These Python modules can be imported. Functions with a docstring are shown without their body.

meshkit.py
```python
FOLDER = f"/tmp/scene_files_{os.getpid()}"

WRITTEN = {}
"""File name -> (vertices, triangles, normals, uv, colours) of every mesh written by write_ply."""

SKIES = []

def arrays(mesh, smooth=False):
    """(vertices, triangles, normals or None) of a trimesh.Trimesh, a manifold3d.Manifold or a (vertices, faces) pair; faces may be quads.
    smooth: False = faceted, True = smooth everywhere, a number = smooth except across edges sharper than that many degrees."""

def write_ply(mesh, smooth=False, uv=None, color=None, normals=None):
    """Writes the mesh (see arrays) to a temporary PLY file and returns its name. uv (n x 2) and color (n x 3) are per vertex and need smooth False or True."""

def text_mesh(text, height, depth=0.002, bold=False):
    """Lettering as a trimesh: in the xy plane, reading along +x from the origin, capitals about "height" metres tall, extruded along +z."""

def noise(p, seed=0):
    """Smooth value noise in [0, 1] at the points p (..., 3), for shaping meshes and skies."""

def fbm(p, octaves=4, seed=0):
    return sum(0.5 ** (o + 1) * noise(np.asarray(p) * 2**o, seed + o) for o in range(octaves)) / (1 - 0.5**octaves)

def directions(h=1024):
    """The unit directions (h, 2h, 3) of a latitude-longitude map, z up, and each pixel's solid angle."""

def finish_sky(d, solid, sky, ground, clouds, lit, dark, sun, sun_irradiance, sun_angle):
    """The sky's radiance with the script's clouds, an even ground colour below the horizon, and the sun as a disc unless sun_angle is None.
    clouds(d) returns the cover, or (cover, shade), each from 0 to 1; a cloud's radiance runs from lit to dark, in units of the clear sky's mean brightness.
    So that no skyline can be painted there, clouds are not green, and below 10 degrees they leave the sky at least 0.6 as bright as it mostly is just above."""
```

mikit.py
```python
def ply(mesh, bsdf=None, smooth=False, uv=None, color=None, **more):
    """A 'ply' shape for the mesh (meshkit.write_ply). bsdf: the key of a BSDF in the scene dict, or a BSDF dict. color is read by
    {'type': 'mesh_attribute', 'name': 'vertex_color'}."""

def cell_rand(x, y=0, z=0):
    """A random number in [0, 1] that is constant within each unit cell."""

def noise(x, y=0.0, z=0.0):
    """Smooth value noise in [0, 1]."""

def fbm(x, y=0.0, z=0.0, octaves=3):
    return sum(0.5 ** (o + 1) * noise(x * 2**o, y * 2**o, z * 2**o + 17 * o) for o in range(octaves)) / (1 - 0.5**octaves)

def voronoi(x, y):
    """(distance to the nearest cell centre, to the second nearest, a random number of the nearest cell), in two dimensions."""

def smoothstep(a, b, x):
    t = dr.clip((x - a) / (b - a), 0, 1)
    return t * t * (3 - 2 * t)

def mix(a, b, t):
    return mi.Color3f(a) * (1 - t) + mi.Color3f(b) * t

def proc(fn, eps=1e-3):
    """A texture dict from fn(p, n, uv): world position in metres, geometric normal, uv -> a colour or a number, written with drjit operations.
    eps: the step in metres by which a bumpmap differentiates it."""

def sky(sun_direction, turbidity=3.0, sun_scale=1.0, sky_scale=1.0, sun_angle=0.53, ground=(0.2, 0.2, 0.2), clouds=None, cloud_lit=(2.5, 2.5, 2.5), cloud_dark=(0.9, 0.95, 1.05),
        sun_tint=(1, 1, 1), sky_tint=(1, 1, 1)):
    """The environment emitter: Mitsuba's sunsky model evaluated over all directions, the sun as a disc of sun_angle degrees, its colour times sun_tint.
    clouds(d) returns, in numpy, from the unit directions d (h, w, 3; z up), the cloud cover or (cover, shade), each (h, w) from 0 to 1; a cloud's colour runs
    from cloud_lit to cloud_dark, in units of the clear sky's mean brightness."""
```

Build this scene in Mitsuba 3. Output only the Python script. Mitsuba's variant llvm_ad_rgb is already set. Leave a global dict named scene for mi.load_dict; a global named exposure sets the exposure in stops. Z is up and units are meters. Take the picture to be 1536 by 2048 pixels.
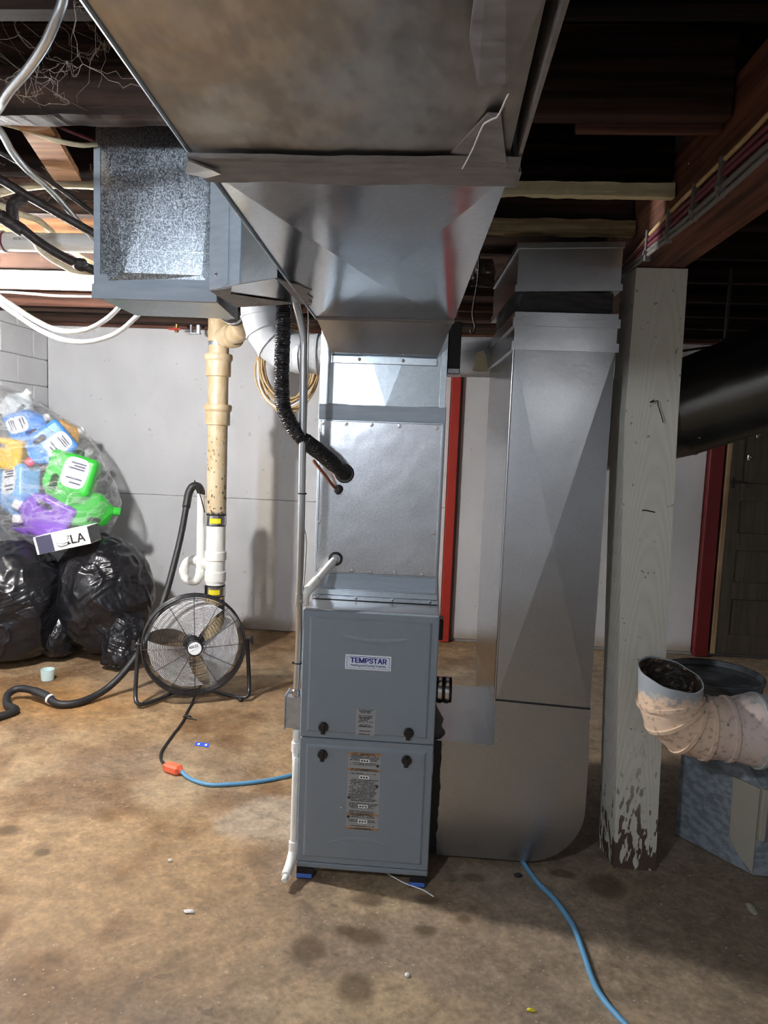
import math, random
import numpy as np, trimesh, manifold3d, mitsuba as mi, drjit as dr
import mikit, meshkit
from mikit import proc, voronoi, smoothstep, mix
from shapely.geometry import Polygon


def noise(x, y=0.0, z=0.0):
    """value noise on a turned lattice, without the axis-aligned look"""
    x, y, z = mi.Float(x), mi.Float(y), mi.Float(z)
    return mikit.noise(0.80 * x + 0.48 * y + 0.36 * z, -0.60 * x + 0.64 * y + 0.48 * z, -0.60 * y + 0.80 * z)

def fbm(x, y=0.0, z=0.0, octaves=3):
    x, y, z = mi.Float(x), mi.Float(y), mi.Float(z)
    t, w = 0.0, 0.0
    for o in range(octaves):
        t = t + 0.5 ** o * noise(x, y, z); w += 0.5 ** o
        x, y, z = 2.03 * (0.83 * x - 0.56 * y) + 11.3, 2.03 * (0.56 * x + 0.83 * y) + 5.1, 2.03 * z + 17.0
    return t / w

random.seed(11)
R = np.random.default_rng(11)
T = mi.ScalarTransform4f
scene, labels = {}, {}

# ------------------------------------------------------------------ camera, lamps, exposure
exposure = 3.0
EYE = np.array([0.0, 0.0, 1.4856])
FWD = np.array([-0.0653885, 0.992978, -0.098585])
UP = np.array([-0.0453006, 0.0957406, 0.994375])
scene['camera'] = {'type': 'perspective', 'fov': 56.79, 'fov_axis': 'x', 'near_clip': 0.05, 'far_clip': 50.0,
                   'to_world': T().look_at(origin=EYE.tolist(), target=(EYE + FWD).tolist(), up=UP.tolist())}
LAMP_NEAR = dict(pos=(-0.92, -0.05, 1.95), r=0.055, power=(67, 71, 78))       # work light beside the camera
LAMP_LEFT = dict(pos=(-1.86, 2.56, 1.96), r=0.055, power=(235, 230, 224))     # bulb hanging left of the frame
LAMP_BACK = dict(pos=(1.0, -1.3, 2.05), r=0.06, power=(7, 7, 7))         # bare bulb behind the camera

# ------------------------------------------------------------------ mesh helpers
def mesh(v, f):
    f = np.asarray(f)
    if f.ndim == 2 and f.shape[1] == 4:
        f = np.vstack([f[:, [0, 1, 2]], f[:, [0, 2, 3]]])
    return trimesh.Trimesh(np.asarray(v, float), f, process=False)

def join(*ms):
    return trimesh.util.concatenate([m for m in ms])

def hull(pts):
    m = trimesh.Trimesh(np.asarray(pts, float), process=False).convex_hull
    return m

def box(x0, x1, y0, y1, z0, z1, b=0.0):
    lo, hi = np.array([x0, y0, z0]), np.array([x1, y1, z1])
    lo, hi = np.minimum(lo, hi), np.maximum(lo, hi)
    b = min(b, *(0.45 * (hi - lo)))
    pts = []
    for sx in (0, 1):
        for sy in (0, 1):
            for sz in (0, 1):
                c = np.where([sx, sy, sz], hi, lo)
                s = np.where([sx, sy, sz], -1.0, 1.0)
                if b <= 0:
                    pts.append(c)
                else:
                    for k in range(3):
                        d = s * b
                        d[k] = 0
                        pts.append(c + d)
    return hull(pts)

def hexa(c, b=0.0):
    """convex solid from corner points"""
    return hull(c)

def frame(d):
    d = np.asarray(d, float) / np.linalg.norm(d)
    a = np.array([0, 0, 1.0]) if abs(d[2]) < 0.9 else np.array([1.0, 0, 0])
    u = np.cross(a, d); u /= np.linalg.norm(u)
    return u, np.cross(d, u), d

def spline(P, step=0.012):
    P = np.asarray(P, float)
    if len(P) == 2:
        n = max(2, int(np.linalg.norm(P[1] - P[0]) / step) + 1)
        return P[0] + (P[1] - P[0]) * np.linspace(0, 1, n)[:, None]
    Q = np.vstack([2 * P[0] - P[1], P, 2 * P[-1] - P[-2]])
    out = []
    for i in range(1, len(Q) - 2):
        p0, p1, p2, p3 = Q[i - 1:i + 3]
        n = max(2, int(np.linalg.norm(p2 - p1) / step))
        t = np.linspace(0, 1, n, endpoint=False)[:, None]
        out.append(0.5 * (2 * p1 + (p2 - p0) * t + (2 * p0 - 5 * p1 + 4 * p2 - p3) * t ** 2 + (3 * p1 - p0 - 3 * p2 + p3) * t ** 3))
    return np.vstack(out + [P[-1:]])

def sweep(P, r, n=12, cap=True, rx=None):
    """tube along the points P; r a number or one per point"""
    P = np.asarray(P, float)
    r = np.broadcast_to(np.asarray(r, float), (len(P),))
    tan = np.gradient(P, axis=0)
    tan /= np.linalg.norm(tan, axis=1, keepdims=True) + 1e-12
    u = frame(tan[0])[0]
    ang = np.arange(n) * 2 * math.pi / n
    V = []
    for p, t, rr in zip(P, tan, r):
        u = u - t * (u @ t); u /= np.linalg.norm(u)
        w = np.cross(t, u)
        V.append(p + rr * (np.cos(ang)[:, None] * u + np.sin(ang)[:, None] * w))
    V = np.vstack(V)
    F = []
    i = np.arange(n); j = (i + 1) % n
    for k in range(len(P) - 1):
        a = k * n
        F.append(np.stack([a + i, a + j, a + n + j, a + n + i], 1))
    F = np.vstack(F)
    F = np.vstack([F[:, [0, 1, 2]], F[:, [0, 2, 3]]])
    if cap:
        c0, c1 = len(V), len(V) + 1
        V = np.vstack([V, P[:1], P[-1:]])
        e = (len(P) - 1) * n
        F = np.vstack([F, np.stack([j, i, i * 0 + c0], 1), np.stack([e + i, e + j, i * 0 + c1], 1)])
    return mesh(V, F)

def tube(P, r, n=12, step=0.012, cap=True):
    return sweep(spline(P, step), r, n, cap)

def gores(P, r, n=40):
    """mitred segments of a pipe elbow, one mesh per segment"""
    P = np.asarray(P, float)
    r = np.broadcast_to(np.asarray(r, float), (len(P),))
    seg = np.diff(P, axis=0); seg /= np.linalg.norm(seg, axis=1, keepdims=True)
    tan = np.vstack([seg[:1], seg[:-1] + seg[1:], seg[-1:]]); tan /= np.linalg.norm(tan, axis=1, keepdims=True)
    ang = np.arange(n) * 2 * math.pi / n
    u = frame(seg[0])[0]
    out = []
    i = np.arange(n); j = (i + 1) % n
    for k in range(len(seg)):
        d = seg[k]
        u = u - d * (u @ d); u /= np.linalg.norm(u)
        w = np.cross(d, u)
        V = []
        for e in (k, k + 1):
            c = r[e] * (np.cos(ang)[:, None] * u + np.sin(ang)[:, None] * w)
            t = tan[e]
            V.append(P[e] + c - d * ((c @ t) / (d @ t))[:, None])
        out.append((mesh(np.vstack(V), np.stack([i, j, n + j, n + i], 1)), tan[k + 1]))
    return out

def lathe(prof, n=32, p=(0, 0, 0), d=(0, 0, 1), closed=False):
    """profile [(radius, height)] around the axis d through p; outside when heights rise"""
    prof = np.asarray(prof, float)
    u, w, d = frame(d)
    ang = np.arange(n) * 2 * math.pi / n
    ring = np.cos(ang)[:, None] * u + np.sin(ang)[:, None] * w
    V = np.vstack([np.asarray(p, float) + d * h + ring * max(r, 1e-5) for r, h in prof])
    i = np.arange(n); j = (i + 1) % n
    F = []
    m = len(prof)
    for k in range(m if closed else m - 1):
        a, b = k * n, ((k + 1) % m) * n
        F += [np.stack([a + i, a + j, b + j], 1), np.stack([a + i, b + j, b + i], 1)]
    return mesh(V, np.vstack(F))

def cyl(p, d, r, h, n=24, b=0.0):
    if b:
        return lathe([(0, 0), (r - b, 0), (r, b), (r, h - b), (r - b, h), (0, h)], n, p, d)
    return lathe([(0, 0), (r, 0), (r, h), (0, h)], n, p, d)

def ring(p, d, r, h, t, n=32):
    """short pipe: outer radius r, height h, wall t"""
    return lathe([(r, 0), (r, h), (r - t, h), (r - t, 0)], n, p, d, closed=True)

def prism(poly, depth, shear=(0, 0)):
    """polygon in x,z extruded along +y from y=0"""
    m = trimesh.creation.extrude_polygon(Polygon(poly), 1.0, engine='earcut')
    v = np.array(m.vertices)
    t = v[:, 2]
    out = np.stack([v[:, 0] + shear[0] * t, t * depth, v[:, 1] + shear[1] * t], 1)
    return mesh(out, np.array(m.faces)[:, ::-1])

def move(m, dx=0, dy=0, dz=0):
    return mesh(np.array(m.vertices) + [dx, dy, dz], m.faces)

def rot(m, axis, deg, about=(0, 0, 0)):
    M = trimesh.transformations.rotation_matrix(math.radians(deg), axis, about)
    return mesh(trimesh.transform_points(m.vertices, M), m.faces)

def plate(pts, t, up=(0, 0, 1)):
    """thin sheet from a polygon of 3-D points, thickness t along up"""
    P = np.asarray(pts, float); up = np.asarray(up, float); n = len(P)
    V = np.vstack([P, P + up * t])
    nrm = np.cross(P[1] - P[0], P[2] - P[0])
    F = []
    for k in range(1, n - 1):
        F += [[0, k + 1, k], [n, n + k, n + k + 1]]
    for k in range(n):
        q = (k + 1) % n
        F += [[k, q, n + q], [k, n + q, n + k]]
    m = mesh(V, F)
    return m if nrm @ up > 0 else mesh(V, np.array(F)[:, ::-1])

def text(s, h, x, y, z, depth=0.0008, bold=False, width=None):
    """lettering facing -y, its centre at x, base line at z"""
    m = meshkit.text_mesh(s, h, depth, bold)
    v = np.array(m.vertices)
    v[:, 0] -= (v[:, 0].min() + v[:, 0].max()) / 2
    if width:
        v[:, 0] *= width / (v[:, 0].max() - v[:, 0].min())
    return mesh(np.stack([v[:, 0] + x, y - v[:, 2], v[:, 1] + z], 1), m.faces)

def crossbreak(c00, c10, c11, c01, centre):
    """four facets over a quad whose creases meet at the centre"""
    return mesh([c00, c10, c11, c01, centre], [[0, 1, 4], [1, 2, 4], [2, 3, 4], [3, 0, 4]])

def blob(center, radii, sub=4, amp=0.06, freq=3.0, seed=0):
    m = trimesh.creation.icosphere(subdivisions=sub)
    d = np.array(m.vertices)
    k = 1 + amp * 2 * (meshkit.fbm(d * freq + 7.3 * seed, 4, seed) - 0.5)
    return mesh(d * k[:, None] * np.asarray(radii) + np.asarray(center), m.faces)

# ------------------------------------------------------------------ entries
def free(key):
    if not any(k == key or k.startswith(key + '__') for k in list(scene) + list(labels)):
        return key
    n = 1
    while any(k == f'{key}_{n:03d}' or k.startswith(f'{key}_{n:03d}__') for k in list(scene) + list(labels)):
        n += 1
    return f'{key}_{n:03d}'

def thing(name, label, cat, group=None, kind=None):
    key = free(name)
    labels[key] = {'label': label, 'category': cat}
    if group: labels[key]['group'] = group
    if kind: labels[key]['kind'] = kind
    return key

def put(key, m, mat, smooth=False, label=None, kind=None):
    """one entry; a part's key is holder + '__' + name"""
    if '__' in key:
        key = free(key)
    scene[key] = mikit.ply(m, mat, smooth=smooth)
    if label: labels.setdefault(key, {})['label'] = label
    if kind: labels.setdefault(key, {})['kind'] = kind
    return key

def solo(name, label, cat, m, mat, smooth=False, group=None, kind=None):
    key = thing(name, label, cat, group, kind)
    scene[key] = mikit.ply(m, mat, smooth=smooth)
    return key

def structure(key, m, mat, label, smooth=False):
    scene[key] = mikit.ply(m, mat, smooth=smooth)
    labels[key] = {'kind': 'structure', 'label': label}
    return key

# ------------------------------------------------------------------ materials
def rgb(*c):
    return {'type': 'rgb', 'value': list(c)}

def mat(name, color, rough=0.5, metal=0.0, spec=0.5, bump=None, scale=1.0, coat=0.0, eps=1e-3, **more):
    b = {'type': 'principled', 'base_color': color if isinstance(color, dict) else rgb(*color), 'roughness': rough, 'metallic': metal, 'specular': spec, **more}
    if coat: b['clearcoat'] = coat; b['clearcoat_gloss'] = 0.9
    if bump is not None:
        b = {'type': 'bumpmap', 'arbitrary': proc(bump, eps), 'scale': scale, 'bsdf': b}
    scene['mat_' + name] = {'type': 'twosided', 'bsdf': b}
    return 'mat_' + name

def spot(p, x, y, rx, ry, soft=0.5, wob=0.35):
    n = fbm(p.x * 9, p.y * 9, 3.1) - 0.5
    d = dr.sqrt(dr.square((p.x - x) / rx) + dr.square((p.y - y) / ry)) + wob * 2 * n
    return 1 - smoothstep(1 - soft, 1 + soft * 0.4, d)

STAINS = [(-0.147, 2.171, .055, .04), (0.047, 2.201, .05, .03), (0.163, 2.117, .035, .03), (0.041, 2.051, .045, .03), (-0.30, 1.93, .06, .07),
          (-0.14, 2.0, .08, .05), (-0.144, 1.79, .06, .06), (0.655, 2.35, .07, .07), (0.21, 2.338, .045, .03), (-1.308, 2.286, .03, .025),
          (-1.51, 2.405, .05, .04), (0.52, 2.40, .05, .03), (-.2, 2.02, .04, .03)]

def floor_color(p, n, uv):
    a = fbm(p.x * 1.1 + 3, p.y * 1.1, 0.0, 4)
    b = fbm(p.x * 4.5, p.y * 4.5 + 9, 1.0, 4)
    c = fbm(p.x * 22, p.y * 22, 2.0, 3)
    d = noise(p.x * 170, p.y * 170)
    tan, brown, grey = (0.36, 0.255, 0.155), (0.205, 0.125, 0.066), (0.30, 0.255, 0.21)
    col = mix(tan, brown, smoothstep(0.42, 0.58, b * 0.7 + c * 0.1 + a * 0.2))
    right = smoothstep(-0.9, 0.35, p.x + (b - 0.5) * 1.1 + 0.35 * (2.3 - p.y))
    col = mix(col, grey, dr.clip(right * 0.85 + smoothstep(0.5, 0.7, a) * 0.5, 0, 0.95))
    col = mix(col, (0.42, 0.335, 0.23), smoothstep(0.56, 0.72, fbm(p.x * 2.3 + 20, p.y * 2.3, 5.0, 4)) * 0.7)
    col = mix(col, (0.36, 0.20, 0.075), spot(p, -1.95, 3.65, 0.55, 0.35, 0.8) * 0.75)
    col = mix(col, (0.43, 0.37, 0.31), spot(p, -0.55, 2.62, 0.22, 0.20, 0.35) * 0.8)
    floor_shade = smoothstep(0.15, 0.75, p.x + (b - 0.5) * 0.9 - 0.55 * smoothstep(2.15, 1.85, p.y)) * smoothstep(3.6, 2.9, p.y)  # furnace shadow on the right of the floor, put into the colour
    col = mix(col, (0.16, 0.14, 0.12), floor_shade * 0.4)
    fine = 0.62 + 0.76 * c
    g = fbm(p.x * 75, p.y * 75, 6.0, 2)
    col = col * mi.Color3f(0.85, 0.785, 0.70) * (fine * (0.90 + 0.20 * d) * (0.72 + 0.56 * g))
    pits = smoothstep(0.70, 0.80, fbm(p.x * 26, p.y * 34, 4.0, 2)) * smoothstep(0.45, 0.6, b)
    col = mix(col, (0.12, 0.085, 0.055), pits * 0.55)
    light = smoothstep(0.78, 0.86, fbm(p.x * 110 + 5, p.y * 110, 8.0, 2))
    col = mix(col, (0.55, 0.48, 0.38), light * 0.55)
    for x, y, rx, ry in STAINS:
        col = mix(col, (0.085, 0.055, 0.03), spot(p, x, y, rx, ry) * 0.72)
    return col

def floor_bump(p, n, uv):
    return fbm(p.x * 30, p.y * 30, 0.0, 4) * 0.7 + noise(p.x * 150, p.y * 150) * 0.3

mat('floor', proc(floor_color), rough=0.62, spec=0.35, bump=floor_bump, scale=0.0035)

def wall_color(p, n, uv):
    a = fbm(p.x * 1.3, p.z * 1.3, p.y, 4)
    b = fbm(p.x * 7, p.z * 3, p.y * 3, 3)
    col = mix((0.66, 0.665, 0.685), (0.58, 0.59, 0.61), smoothstep(0.35, 0.65, a)) * (0.95 + 0.1 * b)
    sx = p.x + 1.24 + (b - 0.5) * 0.05
    band = smoothstep(0.10, 0.05, dr.abs(sx)) * smoothstep(1.75, 1.1, p.z) * smoothstep(-0.05, 0.1, p.z)
    band2 = smoothstep(0.06, 0.0, dr.abs(p.x + 0.98 + (b - 0.5) * 0.05)) * smoothstep(1.7, 1.2, p.z)
    back = smoothstep(5.0, 5.2, p.y)
    col = mix(col, (0.46, 0.39, 0.30), (band * 0.55 + band2 * 0.3) * back)
    low = smoothstep(0.13, 0.02, p.z + (b - 0.5) * 0.16)
    col = mix(col, (0.34, 0.27, 0.19), low * 0.75)
    dots = smoothstep(0.80, 0.86, fbm(p.x * 30, p.z * 30, p.y * 30, 2))
    return mix(col, (0.25, 0.24, 0.23), dots * 0.35)

mat('wall', proc(wall_color), rough=0.7, spec=0.3, bump=lambda p, n, uv: fbm(p.x * 25, p.z * 25, p.y * 25, 3), scale=0.0015)
mat('mortar', (0.30, 0.30, 0.31), 0.9)

def wood_color(p, n, uv):
    g = fbm(p.x * 1.6, p.y * 45, p.z * 45, 4)
    k = fbm(p.x * 2.2, p.y * 2.2 + 5, p.z * 9, 3)
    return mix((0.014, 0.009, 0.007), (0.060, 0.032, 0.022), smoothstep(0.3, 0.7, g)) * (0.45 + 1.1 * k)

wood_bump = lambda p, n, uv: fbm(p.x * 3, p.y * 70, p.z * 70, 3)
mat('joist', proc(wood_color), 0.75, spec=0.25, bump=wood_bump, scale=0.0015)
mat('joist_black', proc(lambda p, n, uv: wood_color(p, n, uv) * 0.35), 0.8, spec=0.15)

def grain(light, dark, ax):
    def fn(p, n, uv):
        q = [p.x, p.y, p.z]
        s = [60, 60, 60]; s[ax] = 2.5
        g = fbm(q[0] * s[0], q[1] * s[1], q[2] * s[2], 4)
        k = fbm(q[0] * 5, q[1] * 5, q[2] * 5, 3)
        return mix(dark, light, smoothstep(0.32, 0.68, g * 0.7 + k * 0.3))
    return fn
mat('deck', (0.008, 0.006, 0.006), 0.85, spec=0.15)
mat('fresh_wood', proc(grain((0.50, 0.27, 0.13), (0.24, 0.10, 0.045), 0)), 0.65, spec=0.3)
mat('red_wood', proc(grain((0.15, 0.066, 0.043), (0.055, 0.024, 0.017), 0)), 0.7, spec=0.3)
mat('girder', proc(grain((0.15, 0.062, 0.038), (0.045, 0.022, 0.016), 1)), 0.7, spec=0.3, bump=lambda p, n, uv: fbm(p.x * 60, p.y * 3, p.z * 60, 3), scale=0.004)
mat('pale_wood', proc(grain((0.74, 0.70, 0.46), (0.56, 0.50, 0.29), 0)), 0.8, spec=0.2, bump=wood_bump, scale=0.006)
mat('bark_wood', proc(grain((0.52, 0.43, 0.25), (0.22, 0.15, 0.08), 0)), 0.85, spec=0.2, bump=wood_bump, scale=0.008)

def galv_color(light, dark, cell):
    def fn(p, n, uv):
        a, b, c = voronoi((p.x + p.y * 0.7) * cell, (p.z + p.y * 0.7) * cell)
        k = fbm(p.x * 3, p.y * 3, p.z * 3, 3)
        return mix(dark, light, dr.clip(0.25 + 0.5 * c + 0.5 * (k - 0.5), 0, 1))
    return fn
wave = lambda p, n, uv: fbm(p.x * 5, p.y * 5, p.z * 5, 2) + 0.03 * noise(p.x * 90, p.y * 90, p.z * 90)
mat('galv', proc(galv_color((0.53, 0.60, 0.645), (0.42, 0.475, 0.51), 130)), 0.32, 1.0, bump=wave, scale=0.004, eps=2e-3)
mat('galv_satin', proc(galv_color((0.50, 0.52, 0.545), (0.43, 0.45, 0.475), 220)), 0.28, 1.0, bump=wave, scale=0.003, eps=2e-3)
mat('galv_mirror', proc(galv_color((0.56, 0.58, 0.61), (0.48, 0.50, 0.53), 150)), 0.15, 1.0, bump=wave, scale=0.0025, eps=2e-3)

def old_color(p, n, uv):
    k = fbm(p.x * 14, p.y * 14, p.z * 14, 4)
    q = fbm(p.x * 60, p.y * 25, p.z * 60, 3)
    return mix((0.40, 0.38, 0.35), (0.60, 0.58, 0.54), smoothstep(0.3, 0.7, 0.6 * k + 0.4 * q))
mat('galv_old', proc(old_color), proc(lambda p, n, uv: 0.26 + 0.16 * fbm(p.x * 25, p.y * 25, p.z * 25, 3)), 1.0,
    bump=lambda p, n, uv: fbm(p.x * 9, p.y * 9, p.z * 9, 4), scale=0.006, eps=2e-3)

def flake_color(p, n, uv):
    a, b, c = voronoi((p.x + p.y) * 380, p.z * 380)
    col = mix((0.34, 0.39, 0.43), (0.74, 0.83, 0.90), smoothstep(0.25, 0.97, c) * 0.85)
    wob = 0.0012 * noise(p.x * 60, p.z * 60)
    s = mi.Float(0)
    for x in (-0.845, -0.800):
        s = dr.maximum(s, smoothstep(0.0011, 0.0004, dr.abs(p.x - x + wob)) * smoothstep(0.4, 0.6, noise(p.z * 9, x * 40)))
    for z in (1.905, 1.94, 1.99, 2.03, 2.075, 2.13, 2.145, 2.16):
        s = dr.maximum(s, smoothstep(0.0011, 0.0004, dr.abs(p.z - z + wob)) * smoothstep(0.35, 0.55, noise(p.x * 7, z * 40)))
    return mix(col, (0.92, 0.96, 1.0), s * 0.8)
mat('galv_spangle', proc(flake_color), proc(lambda p, n, uv: 0.24 + 0.22 * voronoi((p.x + p.y) * 380, p.z * 380)[2]), 1.0,
    bump=lambda p, n, uv: noise(p.x * 150, p.y * 150, p.z * 150), scale=0.00012)

mat('galv_panel', proc(lambda p, n, uv: mix((0.40, 0.43, 0.46), (0.70, 0.73, 0.77), 0.6 * voronoi((p.x + p.y) * 420, p.z * 420)[2] + 0.4 * fbm(p.x * 14, p.y * 14, p.z * 20, 3))), 0.30, 1.0,
    bump=lambda p, n, uv: fbm(p.x * 9, p.y * 9, p.z * 9, 3), scale=0.0022, eps=2e-3)

mat('galv_dull', proc(galv_color((0.36, 0.38, 0.42), (0.27, 0.285, 0.315), 150)), 0.2, 1.0, bump=wave, scale=0.003, eps=2e-3)  # darker galv for the riser left side, its shade put into the colour
mastic_bump = lambda p, n, uv: fbm(p.x * 12, p.y * 40, p.z * 160, 3)
mat('mastic', proc(lambda p, n, uv: mix((0.30, 0.36, 0.42), (0.40, 0.46, 0.52), fbm(p.x * 10, p.y * 30, p.z * 90, 3))), 0.5, spec=0.4, bump=mastic_bump, scale=0.003)
mat('mastic_dark', proc(lambda p, n, uv: mix((0.17, 0.17, 0.18), (0.27, 0.27, 0.28), fbm(p.x * 25, p.y * 60, p.z * 60, 3))), 0.55, spec=0.4, bump=lambda p, n, uv: fbm(p.x * 20, p.y * 60, p.z * 60, 3), scale=0.004)
mat('cabinet', (0.205, 0.245, 0.285), 0.42, spec=0.5, bump=lambda p, n, uv: noise(p.x * 350, p.y * 350, p.z * 350), scale=0.0002, eps=4e-4)
mat('cabinet_top', (0.36, 0.35, 0.36), 0.28, 0.8)
mat('black_plastic', (0.012, 0.012, 0.013), 0.35)
mat('black_rubber', (0.016, 0.016, 0.018), 0.5)
mat('canvas_black', (0.010, 0.010, 0.011), 0.6, bump=lambda p, n, uv: fbm(p.x * 18, p.y * 18, p.z * 40, 3), scale=0.012)
mat('foam', (0.012, 0.012, 0.014), 0.24, spec=0.7, bump=lambda p, n, uv: fbm(p.x * 90, p.y * 90, p.z * 260, 2), scale=0.006, eps=4e-4)
mat('blue_pad', (0.06, 0.17, 0.62), 0.5)
mat('pvc', (0.72, 0.72, 0.69), 0.35)
mat('pvc_bright', (0.84, 0.84, 0.80), 0.35)
mat('cream', (0.72, 0.63, 0.42), 0.45)
mat('conduit', (0.62, 0.64, 0.65), 0.25, 0.9)
mat('steel', (0.62, 0.62, 0.63), 0.22, 1.0)
mat('zinc', proc(galv_color((0.62, 0.66, 0.70), (0.40, 0.43, 0.47), 90)), 0.35, 0.85)

def tan_color(p, n, uv):
    k = fbm(p.x * 16, p.y * 16, p.z * 8, 3)
    col = mix((0.58, 0.47, 0.31), (0.50, 0.375, 0.215), smoothstep(0.35, 0.65, k))
    low = smoothstep(1.75, 1.05, p.z)
    sp = smoothstep(0.66, 0.72, noise(p.x * 90, p.y * 90, p.z * 55) * 0.75 + 0.25 * k + low * 0.06 - 0.04)
    col = mix(col, (0.07, 0.045, 0.03), sp * low)
    tar = smoothstep(1.025, 1.00, p.z + 0.03 * noise(p.x * 60, p.y * 60)) * smoothstep(0.95, 0.97, p.z)
    tar2 = smoothstep(0.40, 0.385, p.z - 0.03 * noise(p.x * 60, p.y * 60)) * 0.0 + smoothstep(0.33, 0.36, p.z + 0.04 * (noise(p.x * 70, p.y * 70, p.z * 40) - 0.5)) * smoothstep(0.42, 0.40, p.z)
    return mix(col, (0.012, 0.012, 0.013), dr.clip(tar + tar2, 0, 1))
mat('tan_iron', proc(tan_color), 0.4, spec=0.5)

def post_color(p, n, uv):
    w = fbm(p.x * 9, p.y * 9, p.z * 1.6, 3)
    g = 0.5 + 0.5 * dr.sin((dr.square((p.x - 0.75) * 26) + p.z * 9.0 + 5 * w) * 6.0)
    col = mix((0.50, 0.49, 0.43), (0.57, 0.565, 0.50), g * 0.6 + 0.4 * w)
    peel = smoothstep(0.52, 0.56, fbm(p.x * 75, p.y * 75, p.z * 20, 3) + 0.20 * smoothstep(0.34, 0.0, p.z) - 0.06 - 1.6 * dr.abs(p.x - 0.77) * smoothstep(0.0, 0.1, p.z))
    col = mix(col, (0.085, 0.055, 0.045), peel * smoothstep(0.55, 0.1, p.z))
    nick = smoothstep(0.80, 0.84, fbm(p.x * 75, p.y * 75, p.z * 60, 2))
    return mix(col, (0.10, 0.08, 0.06), nick * 0.6)
mat('post_paint', proc(post_color), 0.6, spec=0.35, bump=lambda p, n, uv: 0.5 + 0.5 * dr.sin((dr.square((p.x - 0.75) * 26) + p.z * 9.0 + 5 * fbm(p.x * 9, p.y * 9, p.z * 1.6, 3)) * 6.0), scale=0.0006)
mat('red_paint', (0.40, 0.032, 0.022), 0.4, spec=0.5)
mat('maroon_paint', (0.135, 0.012, 0.014), 0.45, spec=0.4)
mat('door_paint', proc(grain((0.075, 0.062, 0.045), (0.050, 0.042, 0.032), 2)), 0.5, spec=0.4)
mat('door_edge', proc(grain((0.36, 0.25, 0.14), (0.22, 0.14, 0.08), 2)), 0.7)
mat('black_duct', proc(lambda p, n, uv: mix((0.11, 0.11, 0.105), (0.20, 0.20, 0.19), fbm(p.x * 6, p.y * 6, p.z * 6, 3))), 0.25, 0.9, bump=wave, scale=0.003, eps=2e-3)

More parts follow.
